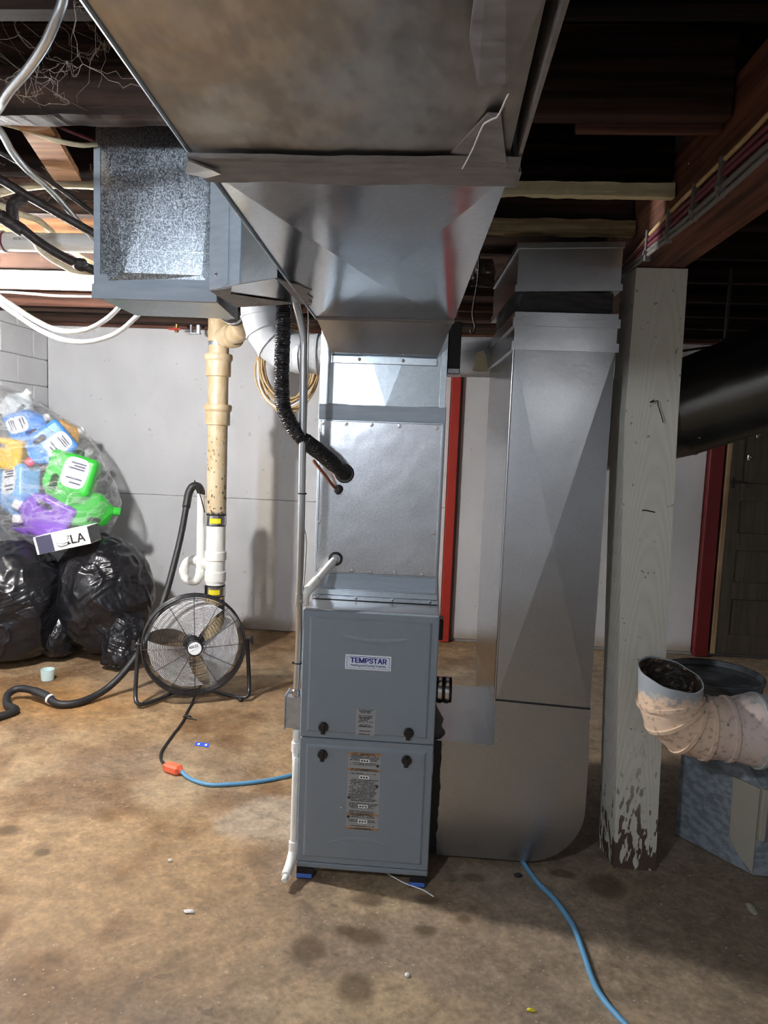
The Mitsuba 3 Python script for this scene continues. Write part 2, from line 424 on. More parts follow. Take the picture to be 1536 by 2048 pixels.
def oldpipe_color(p, n, uv):
    k = fbm(p.x * 9, p.y * 9, p.z * 9, 4)
    q = fbm(p.x * 70, p.y * 70 + 3, p.z * 70, 3)
    col = mix((0.66, 0.50, 0.37), (0.58, 0.48, 0.44), smoothstep(0.86, 1.02, p.x + (k - 0.5) * 0.25))
    col = mix(col, (0.20, 0.13, 0.085), smoothstep(0.52, 0.70, q * 0.75 + k * 0.25) * 0.5)
    grey = dr.maximum(smoothstep(0.70, 0.73, p.z + (q - 0.5) * 0.05), smoothstep(0.525, 0.505, p.z + (q - 0.5) * 0.05) * smoothstep(0.93, 0.96, p.x))
    col = mix(col, (0.30, 0.33, 0.36), grey)
    return mix(col, (0.42, 0.44, 0.44), smoothstep(1.06, 1.075, p.x + (q - 0.5) * 0.03))
mat('old_pipe', proc(oldpipe_color), 0.55, spec=0.4, bump=lambda p, n, uv: fbm(p.x * 30, p.y * 30, p.z * 30, 3), scale=0.002)
mat('soot', proc(lambda p, n, uv: mix((0.020, 0.013, 0.010), (0.20, 0.14, 0.10), smoothstep(0.55, 0.75, fbm(p.x * 60, p.y * 60, p.z * 60, 3)))), 0.5, bump=lambda p, n, uv: fbm(p.x * 60, p.y * 60, p.z * 60, 3), scale=0.006)
mat('boot_metal', proc(lambda p, n, uv: mix((0.20, 0.235, 0.265), (0.32, 0.37, 0.42), smoothstep(0.35, 0.65, fbm(p.x * 45, p.y * 45, p.z * 60, 4)))), 0.5, 0.2)
mat('drum_metal', proc(lambda p, n, uv: mix((0.08, 0.09, 0.10), (0.19, 0.21, 0.225), smoothstep(0.35, 0.7, fbm(p.x * 14, p.y * 14, p.z * 14, 4)))), 0.5, 0.3)
mat('tape_tan', (0.36, 0.345, 0.28), 0.6)
crease = lambda p, n, uv: dr.abs(fbm(p.x * 9 + 4 * fbm(p.x * 5, p.y * 5, p.z * 5, 2), p.y * 9, p.z * 17, 3) - 0.5)
def stretch(p, n, uv):
    w = fbm(p.x * 3.5, p.y * 3.5, p.z * 3.5, 2)
    a = noise((p.x * 0.8 + p.z * 0.6) * 3 + 3 * w, (p.z * 0.8 - p.x * 0.6) * 55 + 16 * w, p.y * 5)
    b = noise((p.x * 0.7 - p.z * 0.7) * 4 + 3 * w, (p.z * 0.7 + p.x * 0.7) * 70 + 16 * w, p.y * 6 + 9)
    m = smoothstep(0.45, 0.6, noise(p.x * 4 + 3, p.y * 4, p.z * 4))
    return dr.lerp(a, b, m) * smoothstep(0.3, 0.6, noise(p.x * 5, p.y * 5, p.z * 5 + 8))
mat('bag_black', (0.011, 0.011, 0.014), 0.26, spec=0.5, bump=stretch, scale=0.0075, eps=2e-3)
scene['mat_film_haze'] = {'type': 'bumpmap', 'arbitrary': proc(crease, 2e-3), 'scale': 0.03, 'bsdf': {'type': 'twosided', 'bsdf': {'type': 'principled', 'base_color': rgb(0.62, 0.63, 0.64), 'roughness': 0.25, 'specular': 0.8}}}
scene['mat_film'] = {'type': 'blendbsdf', 'weight': proc(lambda p, n, uv: 0.11 + 0.22 * smoothstep(0.10, 0.0, crease(p, n, uv))),
                     'a': {'type': 'thindielectric', 'int_ior': 1.25}, 'b': {'type': 'ref', 'id': 'mat_film_haze'}}
mat('jug_blue', (0.10, 0.30, 0.75), 0.35); mat('jug_sky', (0.22, 0.45, 0.80), 0.35); mat('jug_yellow', (0.85, 0.50, 0.04), 0.35)
mat('jug_green', (0.05, 0.52, 0.06), 0.3); mat('jug_purple', (0.22, 0.07, 0.55), 0.35); mat('jug_orange', (0.80, 0.42, 0.08), 0.35)
mat('jug_clear', (0.62, 0.66, 0.68), 0.3)
mat('white', (0.80, 0.80, 0.80), 0.45); mat('pink', (0.75, 0.08, 0.16), 0.4)
mat('paper', (0.74, 0.78, 0.82), 0.5)
mat('print', (0.02, 0.02, 0.022), 0.5)
mat('navy', (0.012, 0.010, 0.16), 0.45)
mat('navy_card', (0.060, 0.060, 0.11), 0.5)
mat('logo_plate', (0.62, 0.70, 0.82), 0.35)
mat('logo_rim', (0.85, 0.90, 0.95), 0.3)

def label_print(x0, x1, z0, rows, warm):
    """rows of fine print: unreadable dashes between x0 and x1, a row every 5 mm"""
    def fn(p, n, uv):
        row = dr.floor((p.z - z0) / 0.0052)
        inrow = dr.abs((p.z - z0) / 0.0052 - row - 0.5) < 0.30
        ragged = mikit.cell_rand(row, 3)
        dash = (noise(p.x * 420, row * 3.1) > 0.33) & inrow & (p.x > x0 + 0.003 + 0.012 * ragged) & (p.x < x1 - 0.003 - 0.016 * mikit.cell_rand(row, 9))
        base = mi.Color3f(0.30, 0.31, 0.32)
        if warm:
            for a, b in warm:
                base = dr.select((p.z > a) & (p.z < b), mi.Color3f(0.36, 0.19, 0.09), base)
        return dr.select(dash & (ragged > 0.12), mi.Color3f(0.045, 0.048, 0.052), base)
    return fn
mat('print_small', proc(label_print(-0.214, -0.150, 0.522, 16, [])), 0.5)
mat('print_large', proc(label_print(-0.235, -0.127, 0.193, 50, [(0.193, 0.201), (0.243, 0.250), (0.398, 0.406), (0.450, 0.460)])), 0.5)
mat('orange', (0.85, 0.16, 0.075), 0.4)
mat('cord_blue', (0.10, 0.28, 0.47), 0.45)
mat('tape_blue', (0.04, 0.10, 0.62), 0.5)
mat('yellow_label', (0.80, 0.70, 0.03), 0.4)
mat('romex', proc(lambda p, n, uv: mix((0.62, 0.47, 0.26), (0.42, 0.28, 0.12), fbm(p.x * 30, p.y * 30, p.z * 30, 2))), 0.5)
mat('cable_maroon', (0.16, 0.04, 0.06), 0.5)
mat('cable_grey', (0.16, 0.155, 0.15), 0.5)
mat('iron_black', (0.035, 0.03, 0.028), 0.5, 0.5, bump=lambda p, n, uv: fbm(p.x * 120, p.y * 120, p.z * 120, 2), scale=0.003)
mat('flue_grey', (0.47, 0.49, 0.52), 0.5)
mat('copper', (0.65, 0.30, 0.18), 0.3, 1.0)
mat('chrome_black', (0.02, 0.02, 0.022), 0.3, spec=0.7)
mat('blade', (0.86, 0.87, 0.89), 0.4, 0.0)
mat('web', (0.42, 0.36, 0.30), 0.9)
mat('cup_plastic', (0.62, 0.78, 0.78), 0.2, spec=0.5, spec_trans=0.0)
mat('debris', (0.68, 0.66, 0.64), 0.6)
mat('brass', (0.55, 0.40, 0.16), 0.35, 1.0)
mat('foil', (0.80, 0.81, 0.83), 0.12, 1.0, bump=lambda p, n, uv: fbm(p.x * 12, p.y * 12, p.z * 12, 3), scale=0.02)
mat('lamp_body', (0.03, 0.03, 0.03), 0.5)

# ------------------------------------------------------------------ lamps (off the frame)
def lamp(name, label, spec, post=None):
    t = thing(name, label, 'lamp')
    p = np.array(spec['pos'])
    m = trimesh.creation.icosphere(subdivisions=3, radius=spec['r'])
    k = put(t + '__bulb', move(m, *p), 'mat_white', smooth=True)
    scene[k]['emitter'] = {'type': 'area', 'radiance': rgb(*spec['power'])}
    if post is not None:
        put(t + '__stand', post, 'mat_lamp_body', smooth=40)
p = LAMP_NEAR['pos']
lamp('work_light', 'bright work light on a slim black stand left of the camera', LAMP_NEAR, join(cyl((p[0], p[1], 0.02), (0, 0, 1), .012, p[2] - .075), cyl((p[0], p[1], 0.0), (0, 0, 1), .15, .02), ))
p = LAMP_LEFT['pos']
lamp('ceiling_bulb', 'bare bulb hanging on a cord from the joists left of the frame', LAMP_LEFT, join(cyl((p[0], p[1], p[2] + .055), (0, 0, 1), .02, .06), cyl((p[0], p[1], p[2] + .10), (0, 0, 1), .005, 2.25 - p[2] - .10, 8)))
p = LAMP_BACK['pos']
lamp('ceiling_bulb', 'bare bulb hanging from the joists behind the camera', LAMP_BACK, cyl((p[0], p[1], p[2] + .06), (0, 0, 1), .018, 2.25 - p[2] - .06))

# ------------------------------------------------------------------ room shell
YW, XL, XR, YF = 5.31, -2.96, 3.3, -2.3
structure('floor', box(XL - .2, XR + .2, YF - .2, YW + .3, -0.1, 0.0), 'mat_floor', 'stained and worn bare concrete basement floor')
structure('wall_back', box(XL, XR, YW, YW + .15, 0, 2.45), 'mat_mortar', 'back wall faced with painted pale grey boards')
for x0, x1, z0, z1 in ((XL + .004, 0.108, 1.014, 2.262), (XL + .004, 0.108, 0.004, 1.011), (0.196, 1.972, 0.02, 2.262)):
    put('wall_back__panel', box(x0, x1, YW - .012, YW, z0, z1, .003), 'mat_wall')
structure('wall_left', box(XL - .15, XL - .012, YF, YW, 0, 2.45), 'mat_mortar', 'left wall of large painted concrete blocks')
for row in range(12):
    z0 = row * 0.2
    y = YW - (0.0 if row % 2 else 0.2)
    if row % 2 == 0:
        put('wall_left__block', box(XL - .02, XL + R.uniform(-.001, .001), y + .003, YW - .002, z0 + .003, z0 + .197, .005), 'mat_wall')
    for k in range(3):
        put('wall_left__block', box(XL - .02, XL + R.uniform(-.0015, .0015), y - .397, y - .003, z0 + .003, z0 + .197, .005), 'mat_wall')
        y -= 0.4
scene['wall_left__paint_coat'] = mikit.ply(box(XL - .02, XL - .001, YF, YW - 1.4, 0, 2.4), 'mat_wall')
structure('wall_right', box(XR, XR + .15, YF, YW, 0, 2.45), 'mat_wall', 'right basement wall')
structure('wall_front', box(XL, XR, YF - .15, YF, 0, 2.45), 'mat_wall', 'front basement wall behind the camera')
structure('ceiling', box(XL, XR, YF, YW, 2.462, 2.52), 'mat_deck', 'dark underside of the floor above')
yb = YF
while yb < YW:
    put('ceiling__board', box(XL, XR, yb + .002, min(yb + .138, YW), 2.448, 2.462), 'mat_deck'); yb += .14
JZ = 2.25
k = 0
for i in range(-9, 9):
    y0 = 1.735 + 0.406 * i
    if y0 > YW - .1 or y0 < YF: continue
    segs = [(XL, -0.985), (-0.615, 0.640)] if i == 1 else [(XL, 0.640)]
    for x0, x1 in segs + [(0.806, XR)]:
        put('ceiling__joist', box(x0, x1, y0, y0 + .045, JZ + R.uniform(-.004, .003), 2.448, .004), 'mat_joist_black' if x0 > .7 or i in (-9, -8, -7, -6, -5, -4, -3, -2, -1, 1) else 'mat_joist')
for y0, y1, z0, z1 in ((YW - .07, YW - .02, 2.262, 2.33), (YW - .02, YW, 2.262, 2.45)):
    put('ceiling__sill_board', box(XL, XR, y0, y1, z0, z1, .003), 'mat_red_wood')
for x0, y0, tag in ((0.113, 5.243, 'bright red painted trim board beside the coil cabinet'), (1.977, 5.243, 'dark red trim board beside the brown door')):
    n = 'trim_1' if x0 < 1 else 'trim_2'
    w = .066 if x0 < 1 else .098
    structure(n, box(x0, x0 + w, y0, YW, 0.003, 2.25, .004), 'mat_red_paint' if x0 < 1 else 'mat_maroon_paint', tag)
# the door
structure('door_1', box(2.112, 3.02, 5.262, 5.292, 0.03, 2.03, .002), 'mat_door_paint', 'dark brown panelled wooden door standing in the right corner')
def dpart(n, x0, x1, z0, z1, y0=5.250, m='mat_door_paint', b=.004):
    put('door_1__' + n, box(x0, x1, y0, 5.264, z0, z1, b), m)
dpart('stile', 2.128, 2.215, .03, 2.03); dpart('stile', 2.925, 3.02, .03, 2.03)
zs = [.03, .20, .46, .60, .86, 1.0, 1.26, 1.40, 1.88, 2.03]
for a, b in ((.03, .18), (.44, .57), (.80, .93), (1.16, 1.29), (1.90, 2.03)):
    dpart('rail', 2.215, 2.925, a, b)
put('door_1__edge_strip', box(2.094, 2.128, 5.246, 5.292, .03, 2.03, .003), 'mat_door_edge')
for x, z in ((2.293, 1.635), (2.245, 1.473)):
    put('door_1__coat_hook', join(box(x - .008, x + .008, 5.246, 5.251, z - .02, z + .02, .002), tube([(x, 5.25, z), (x, 5.225, z - .008), (x, 5.215, z + .01)], .004)), 'mat_steel', smooth=40)
put('door_1__handle', join(cyl((2.150, 5.255, 1.292), (0, -1, 0), .016, .02), tube([(2.150, 5.235, 1.292), (2.20, 5.222, 1.30), (2.235, 5.222, 1.285), (2.245, 5.222, 1.262)], .006), box(2.137, 2.163, 5.245, 5.252, 1.25, 1.33, .003)), 'mat_iron_black', smooth=40)

# ------------------------------------------------------------------ girder, post and the lumber under the joists
g = thing('support_beam', 'heavy dark brown wooden beam running overhead above the white post', 'beam')
put(g + '__timber', box(.645, .802, -2.2, 5.2, 2.092, 2.345, .006), 'mat_girder')
post = thing('support_post', 'square white painted wooden post with peeling dark foot, right of the return duct', 'post')
pc = []
for z, xl, xr in ((0.0, .712, .857), (1.59, .637, .812), (2.088, .640, .806)):
    pc.append((z, xl, xr))
def post_mesh():
    V = []
    for z, xl, xr in pc:
        yf, yb2 = 2.46, 2.60
        off = -.022 if z == 0 else -.012
        V += [(xl, yf, z), (xr, yf, z), (xr + off, yb2, z), (xl + off, yb2, z)]
    F = []
    for s in range(2):
        a = 4 * s
        for i in range(4):
            j = (i + 1) % 4
            F.append((a + i, a + j, a + 4 + j, a + 4 + i))
    F += [(3, 2, 1, 0), (8, 9, 10, 11)]
    return mesh(V, F)
put(post + '__timber', post_mesh(), 'mat_post_paint')
put(post + '__bent_nail', join(tube([(.730, 2.462, 1.659), (.712, 2.445, 1.65), (.735, 2.437, 1.655), (.735, 2.437, 1.645), (.748, 2.436, 1.61), (.757, 2.437, 1.585)], .0018, 6, .004), ), 'mat_iron_black')
put(post + '__nail', tube([(.716, 2.466, 1.284), (.722, 2.452, 1.289), (.742, 2.45, 1.286), (.757, 2.452, 1.283)], .002, 6, .004), 'mat_iron_black')
solo('furring_strip', 'thin reddish wood strip under the first joist right of the trunk duct', 'wood strip', box(.303, .638, 1.782, 1.812, 2.235, 2.262, .003), 'mat_red_wood')
def rough_strip(x0, x1, y0, y1, z0, z1, seed):
    nx = 60
    xs = np.linspace(x0, x1, nx)
    V, F = [], []
    for i, x in enumerate(xs):
        q = [meshkit.fbm(np.array([[x * 14, j * 3.3, seed]]), 3)[0] - .5 for j in range(4)]
        V += [(x, y0 + .012 * q[0], z0 + .016 * q[0]), (x, y1, z0 + .014 * q[1]), (x, y1, z1), (x, y0 + .012 * q[3], z1 + .012 * q[3])]
    for i in range(nx - 1):
        for j in range(4):
            a, b = 4 * i + j, 4 * i + (j + 1) % 4
            F.append((a, a + 4, b + 4, b))
    F += [(0, 1, 2, 3), (4 * nx - 1, 4 * nx - 2, 4 * nx - 3, 4 * nx - 4)]
    m = mesh(V, F); m.fix_normals(); return m
solo('lumber_strip', 'pale yellow straight wood strip under the joist right of the big duct', 'wood strip', rough_strip(.05, .638, 2.105, 2.135, 2.196, 2.232, 1), 'mat_pale_wood')
solo('lumber_strip', 'rough bark edged wood strip just above the return duct top', 'wood strip', rough_strip(.05, .638, 2.50, 2.54, 2.204, 2.252, 2), 'mat_bark_wood')
solo('lumber_strip', 'ragged bark edged strip along the bottom of the joist, left of the big duct', 'wood strip', rough_strip(-1.35, -.36, 1.722, 1.782, 2.232, 2.254, 3), 'mat_joist')
solo('bridging_board', 'orange brown split board braced diagonally between joists at upper left', 'board', hull([(-1.10, 1.79, 2.30), (-1.015, 1.79, 2.30), (-1.10, 1.82, 2.262), (-1.015, 1.82, 2.262), (-1.165, 2.11, 2.255), (-1.08, 2.11, 2.25), (-1.165, 2.13, 2.222), (-1.08, 2.13, 2.222)]), 'mat_fresh_wood')
solo('blocking_board', 'orange wood board lying across behind the white drain pipe', 'board', box(-2.2, -1.0, 2.60, 2.635, 2.165, 2.285, .004), 'mat_fresh_wood')
solo('blocking_board', 'red brown board behind the white pipe, above the white pvc trim', 'board', box(-2.6, -1.0, 3.02, 3.05, 2.135, 2.26, .004), 'mat_joist')
for y0, z0, tag in ((3.45, 2.165, 'lower red brown board under the white trim board'), (4.0, 2.185, 'red brown board farthest back above the grey wall')):
    solo('ledger_board', tag, 'board', box(-2.9, .1, y0, y0 + .04, z0, z0 + .075, .004), 'mat_red_wood')

# ------------------------------------------------------------------ furnace
F = thing('furnace', 'grey upright gas furnace cabinet with two doors and a white logo plate', 'furnace')
FX0, FX1, FY, FZ0, FZ1 = -.400, .045, 2.275, .041, .930
put(F + '__cabinet', box(FX0, FX1, FY, FY + .70, FZ0 + .004, FZ1 - .002, .003), 'mat_cabinet')
put(F + '__top_sheet', box(FX0 + .001, FX1 - .001, FY + .002, FY + .70, FZ1 - .003, FZ1, .001), 'mat_cabinet_top')
def door(z0, z1):
    y = FY - .020
    slab = box(FX0, FX1, y, FY, z0, z1, .003)
    a, b = .022, .030
    x0, x1, w0, w1 = FX0 + a, FX1 - a, z0 + a * .9, z1 - a * .9
    fld = hull([(x, y, z) for x in (x0, x1) for z in (w0, w1)] + [(x, y - .005, z) for x in (x0 + .007, x1 - .007) for z in (w0 + .007, w1 - .007)])
    return slab, fld
yd = FY - .025
for z0, z1, nm in ((.500, .930, 'upper_door'), (.062, .497, 'lower_door')):
    slab, fld = door(z0, z1)
    d = put(F + '__' + nm, join(slab, fld), 'mat_cabinet')
    arc = []
    for t in np.linspace(-1, 1, 41):
        x = (FX0 + FX1) / 2 + t * .115 + (.02 if nm == 'upper_door' else -.01)
        z = (.838 + .016 * t * t) if nm == 'upper_door' else (.158 - .022 * t * t)
        arc.append((x, yd + .0005, z))
    rr = .0085 * np.sqrt(np.maximum(0.0, 1 - np.linspace(-1, 1, 41) ** 2)) + .0004
    s = sweep(arc, rr, 10)
    v = np.array(s.vertices); v[:, 1] = yd + (v[:, 1] - yd) * .30; s = mesh(v, s.faces)
    put(d + '__embossed_arc', s, 'mat_cabinet', smooth=60)
for x, z, dn in ((-.321, .541, 'upper_door'), (-.039, .540, 'upper_door'), (-.321, .447, 'lower_door'), (-.042, .446, 'lower_door')):
    kn = join(cyl((x, yd + .001, z), (0, -1, 0), .0165, .010, 28, .002), hull([(x + sx * .0035, yd - y2, z + dz) for sx in (-1, 1) for y2, dz in ((.008, .0155), (.008, -.022), (.018, .011), (.018, -.016))]), box(x - .007, x + .007, yd - .006, yd + .001, z - .026, z - .012, .002))
    put(F + '__' + dn + '__latch_knob', rot(kn, (0, 1, 0), 4, (x, yd, z)), 'mat_black_plastic', smooth=35, label='round black latch knob')
put(F + '__base_rail', join(box(FX0, FX1, FY - .021, FY + .02, FZ0, .060, .004)), 'mat_cabinet')
lx0, lx1, lz0, lz1 = -.2555, -.1055, .742, .791
lp = put(F + '__logo_plate', box(lx0, lx1, yd - .0025, yd, lz0, lz1, .0012), 'mat_logo_rim', label='white logo plate with navy lettering')
put(lp + '__border', box(lx0 + .004, lx1 - .004, yd - .0029, yd - .002, lz0 + .004, lz1 - .004), 'mat_navy')
put(lp + '__field', box(lx0 + .0055, lx1 - .0055, yd - .0033, yd - .002, lz0 + .0055, lz1 - .0055), 'mat_logo_plate')
put(lp + '__lettering', join(*[text('TEMPSTAR', .0165, (lx0 + lx1) / 2 + .001 + ox, yd - .0033, .7655, .0006, True, .118) for ox in (-.0006, 0, .0006)]), 'mat_navy')
put(lp + '__small_lettering', text('Heating and Cooling Products', .0070, (lx0 + lx1) / 2 + .001, yd - .0033, .7535, .0005, True, .114), 'mat_print')
a = put(F + '__warning_label', box(-.214, -.150, yd - .0008, yd, .522, .608), 'mat_print_small', label='small grey warning label')
for s, z in (('WARNING', .6005), ('AVERTISSEMENT', .579), ('ADVERTENCIA', .5485)):
    put(a + '__lettering', text(s, .0042, -.183, yd - .0008, z, .0004, True), 'mat_print')
a = put(F + '__instruction_label', box(-.235, -.127, yd - .0008, yd, .193, .460), 'mat_print_large', label='tall grey label with orange bands of fine print')
for s, z in (('WARNING', .4527), ('WARNING', .4000), ('ADVERTENCIA', .2445), ('AVERTISSEMENT', .1952)):
    put(a + '__lettering', text(s, .0045, -.181, yd - .0008, z, .0004, True), 'mat_print')
for z in (.433, .376, .275, .222):
    put(a + '__pictogram', join(box(-.196, -.164, yd - .0011, yd - .0006, z - .006, z + .006)), 'mat_paper')
    put(a + '__mark', join(*[box(x - .003, x + .003, yd - .0015, yd - .001, z - .003, z + .003, .0004) for x in (-.189, -.180, -.171)]), 'mat_print')
for x, z in ((-.136, .418), (-.136, .347), (-.228, .303), (-.228, .236)):
    put(a + '__mark', join(box(x - .0055, x + .0055, yd - .0014, yd - .0006, z - .002, z + .002), box(x - .002, x + .002, yd - .0014, yd - .0006, z - .006, z + .006)), 'mat_print')
put(F + '__screw', cyl((-.252, yd + .001, .269), (0, -1, 0), .004, .006, 12), 'mat_steel', smooth=35)
put(F + '__side_box', box(.0455, .064, 2.50, 2.56, .785, .860, .003), 'mat_black_plastic', label='black box on the side of the cabinet')
put(F + '__side_label', box(.0452, .0462, 2.262, 2.30, .395, .455), 'mat_white')
for x, tag in ((-.372, 'left blue and black vibration pad under the furnace front'), (.010, 'right blue and black vibration pad under the furnace front')):
    t = thing('vibration_pad', tag, 'pad')
    y0 = 2.252
    put(t + '__rubber', join(box(x - .026, x + .026, y0 + .003, y0 + .06, .019, .0405), *[box(x - .025 + i * .005, x - .0225 + i * .005, y0, y0 + .004, .020, .040) for i in range(11)], box(x - .026, x + .026, y0 + .003, y0 + .06, 0, .006)), 'mat_black_rubber')
    put(t + '__band', box(x - .0265, x + .0265, y0 - .002, y0 + .061, .005, .0195, .002), 'mat_blue_pad', label='bright blue foam band')

# ------------------------------------------------------------------ coil cabinet and plenum
C = thing('coil_cabinet', 'galvanized evaporator coil cabinet with a screwed access panel on top of the furnace', 'coil cabinet')
CY = 2.43
put(C + '__case', box(-.397, .037, CY, 2.96, .931, 1.604, .003), 'mat_galv')
put(C + '__lower_mastic', box(-.392, .032, CY - .003, CY + .002, .968, 1.022, .002), 'mat_mastic', label='grey sealant band')
put(C + '__upper_mastic', box(-.3975, .0375, CY - .0035, CY + .10, 1.553, 1.609, .002), 'mat_mastic', label='grey sealant band')
put(C + '__base_flange', join(box(-.400, .040, CY - .012, CY + .002, .932, .946, .001), box(-.396, .037, CY - .005, CY + .001, .946, .966, .001)), 'mat_galv')
pnl = put(C + '__access_panel', box(-.388, .027, CY - .010, CY - .001, 1.027, 1.550, .002), 'mat_galv_panel', label='spangled steel access panel')
put(pnl + '__raised_edge', box(.024, .031, CY - .016, CY - .002, 1.030, 1.550, .001), 'mat_galv')
put(pnl + '__raised_edge', box(-.389, -.385, CY - .014, CY - .002, 1.027, 1.550, .001), 'mat_galv')
for x, z in ((-.378, 1.54), (-.30, 1.541), (-.213, 1.541), (-.118, 1.54), (.008, 1.538), (-.378, 1.038), (-.262, 1.036), (-.198, 1.034), (-.114, 1.034), (-.02, 1.034), (.014, 1.18), (-.383, 1.20)):
    put(pnl + '__screw', lathe([(.0078, 0), (.0070, .0028), (.0035, .003), (.003, .0055), (0, .006)], 12, (x, CY - .010, z), (0, -1, 0)), 'mat_steel', smooth=40)
for x in (-.376, -.245, -.118, .012):
    put(C + '__flange_screw', lathe([(.006, 0), (.0055, .0025), (.003, .003), (0, .006)], 12, (x, CY - .011, .940), (0, -1, 0)), 'mat_steel', smooth=40)
def grommet(x, z, r, ri):
    return lathe([(r, 0), (r, .006), (r - .003, .009), (ri, .009), (ri, 0)], 28, (x, CY - .009, z), (0, -1, 0))
put(pnl + '__grommet', grommet(-.300, 1.372, .033, .02), 'mat_black_rubber', smooth=40)
put(pnl + '__grommet', grommet(-.318, 1.318, .015, .006), 'mat_black_rubber', smooth=40)
put(pnl + '__grommet', grommet(-.321, 1.075, .0245, .016), 'mat_black_rubber', smooth=40)

P = thing('supply_plenum', 'shiny galvanized plenum box between the coil cabinet and the overhead trunk duct', 'duct')
c0 = (-.168, CY - .007, 1.585)
pl = [(-.392, CY, 1.605), (.030, CY, 1.605), (.030, CY, 2.19), (-.392, CY, 2.19)]
put(P + '__front_sheet', mesh([pl[0], pl[1], pl[2], pl[3], (-.168, CY - .008, 1.606), (-.235, CY - .004, 1.80), (-.100, CY - .004, 1.80)], [[0, 4, 5], [4, 1, 6], [4, 6, 5], [0, 5, 3], [1, 2, 6], [5, 6, 2], [5, 2, 3]]), 'mat_galv')
put(P + '__box', box(-.394, .032, CY + .001, 2.95, 1.605, 2.19, .003), 'mat_galv')
for x0, x1 in ((-.395, -.365), (.012, .0335)):
    put(P + '__corner_seam', box(x0, x1, CY - .004, CY + .002, 1.605, 1.90, .001), 'mat_galv')

# ------------------------------------------------------------------ overhead trunk duct
D = thing('trunk_duct', 'big galvanized supply trunk duct running overhead towards the camera', 'duct')
tl, tr = -.385, .050
n1 = (-.346, 1.065, 1.870); n2 = (.090, 1.065, 1.870); n3 = (.045, 2.30, 1.870); n4 = (-.392, 2.30, 1.870)
cx = (-.150, 1.71, 1.857)
put(D + '__bottom_sheet', crossbreak(n4, n3, n2, n1, cx), 'mat_galv_mirror', label='mirror-like bottom sheet with an X crease')
put(D + '__body', hull([(x, y, z) for (x, y) in ((-.346, 1.065), (.090, 1.065), (.045, 2.30), (-.392, 2.30)) for z in (1.8715, 2.19)]), 'mat_galv')
# throat down to the plenum
tb = [(-.355, CY - .002, 1.768), (-.003, CY - .002, 1.768), (.045, 2.30, 1.870), (-.392, 2.30, 1.870)]
put(D + '__throat', hull([*tb, (-.355, CY + .02, 1.80), (-.003, CY + .02, 1.80), (.045, 2.43, 1.90), (-.392, 2.43, 1.90)]), 'mat_galv_satin', label='slanted throat reflecting the floor')
put(D + '__throat_flange', join(box(-.357, -.001, CY - .012, CY - .003, 1.744, 1.768, .001)), 'mat_galv')
for x in (-.262, -.115):
    put(D + '__screw', lathe([(.006, 0), (.0055, .0025), (.003, .003), (0, .006)], 12, (x, CY - .012, 1.758), (0, -1, 0)), 'mat_steel', smooth=40)
put(D + '__throat_seal', box(-.395, .048, 2.275, 2.315, 1.8655, 1.872, .002), 'mat_mastic_dark')
# near section
m1 = (-.300, -.70, 1.935); m2 = (.075, -.70, 1.935); m3 = (.083, 1.02, 1.868); m4 = (-.350, 1.02, 1.868)
put(D + '__near_sheet', crossbreak(m4, m3, m2, m1, (-.12, .52, 1.878)), 'mat_galv_old', label='dull blotchy bottom sheet of the near section')
put(D + '__near_body', hull([(-.300, -.70, 1.937), (.075, -.70, 1.937), (.083, 1.02, 1.8705), (-.350, 1.02, 1.8705), (-.300, -.70, 2.19), (.075, -.70, 2.19), (.083, 1.02, 2.19), (-.350, 1.02, 2.19)]), 'mat_galv_old')
put(D + '__edge_seam', sweep([(-.3015, -.70, 1.936), (-.3515, 1.02, 1.868), (-.347, 1.06, 1.868), (-.3935, 2.30, 1.869)], .0035, 8), 'mat_galv')
def strip(x0, x1, y0, y1, z0, amp, nx=70, seed=0):
    """brushed sealant band hanging z0 with lumpy edges"""
    xs = np.linspace(x0, x1, nx); V = []; Fq = []
    for i, x in enumerate(xs):
        a, b, c = (meshkit.fbm(np.array([[x * 16, k * 9.0, seed]]), 3)[0] - .5 for k in range(3))
        V += [(x, y0 + amp * a, z0 + .006), (x, y0 + .012 + amp * a, z0 + .002 * b), (x, (y0 + y1) / 2, z0 + .0035 + .003 * c), (x, y1 - .012 + amp * b, z0 + .002 * c), (x, y1 + amp * b, z0 + .006)]
    for i in range(nx - 1):
        for k in range(4):
            a = 5 * i + k
            Fq.append((a, a + 1, a + 6, a + 5))
    return mesh(V, Fq)
put(D + '__joint_seal', strip(-.352, .098, .985, 1.085, 1.858, .012), 'mat_mastic_dark', smooth=50, label='dark grey sealant across the trunk joint')
put(D + '__corner_tab', plate([(-.372, 1.035, 1.8555), (-.350, .985, 1.8545), (-.325, 1.015, 1.853), (-.318, 1.03, 1.8535), (-.345, 1.05, 1.855)], .003), 'mat_steel', label='small bright bent tab')
put(D + '__side_lip', join(box(.094, .099, .44, 1.075, 1.868, 2.19), hull([(.087, 1.03, 1.862), (.104, 1.03, 1.862), (.104, 1.09, 1.862), (.087, 1.09, 1.862), (.104, 1.08, 1.90), (.09, 1.05, 1.90)])), 'mat_mastic_dark', label='bent side lip at the open corner')
put(D + '__corner_flap', plate([(.020, .40, 1.866), (.016, .70, 1.858), (.029, .775, 1.853), (.056, .765, 1.850), (.074, .64, 1.856), (.088, .40, 1.866)], .004), 'mat_mastic_dark')
put(D + '__corner_flap', plate([(.005, .985, 1.8675), (.045, .868, 1.866), (.060, .863, 1.863), (.082, 1.01, 1.858), (.03, 1.015, 1.862)], .003), 'mat_mastic_dark')
put(D + '__bright_seam', tube([(.022, 1.008, 1.8575), (.032, .95, 1.859), (.042, .875, 1.8595), (.055, .858, 1.859), (.062, .80, 1.857)], .0011, 6), 'mat_pvc')
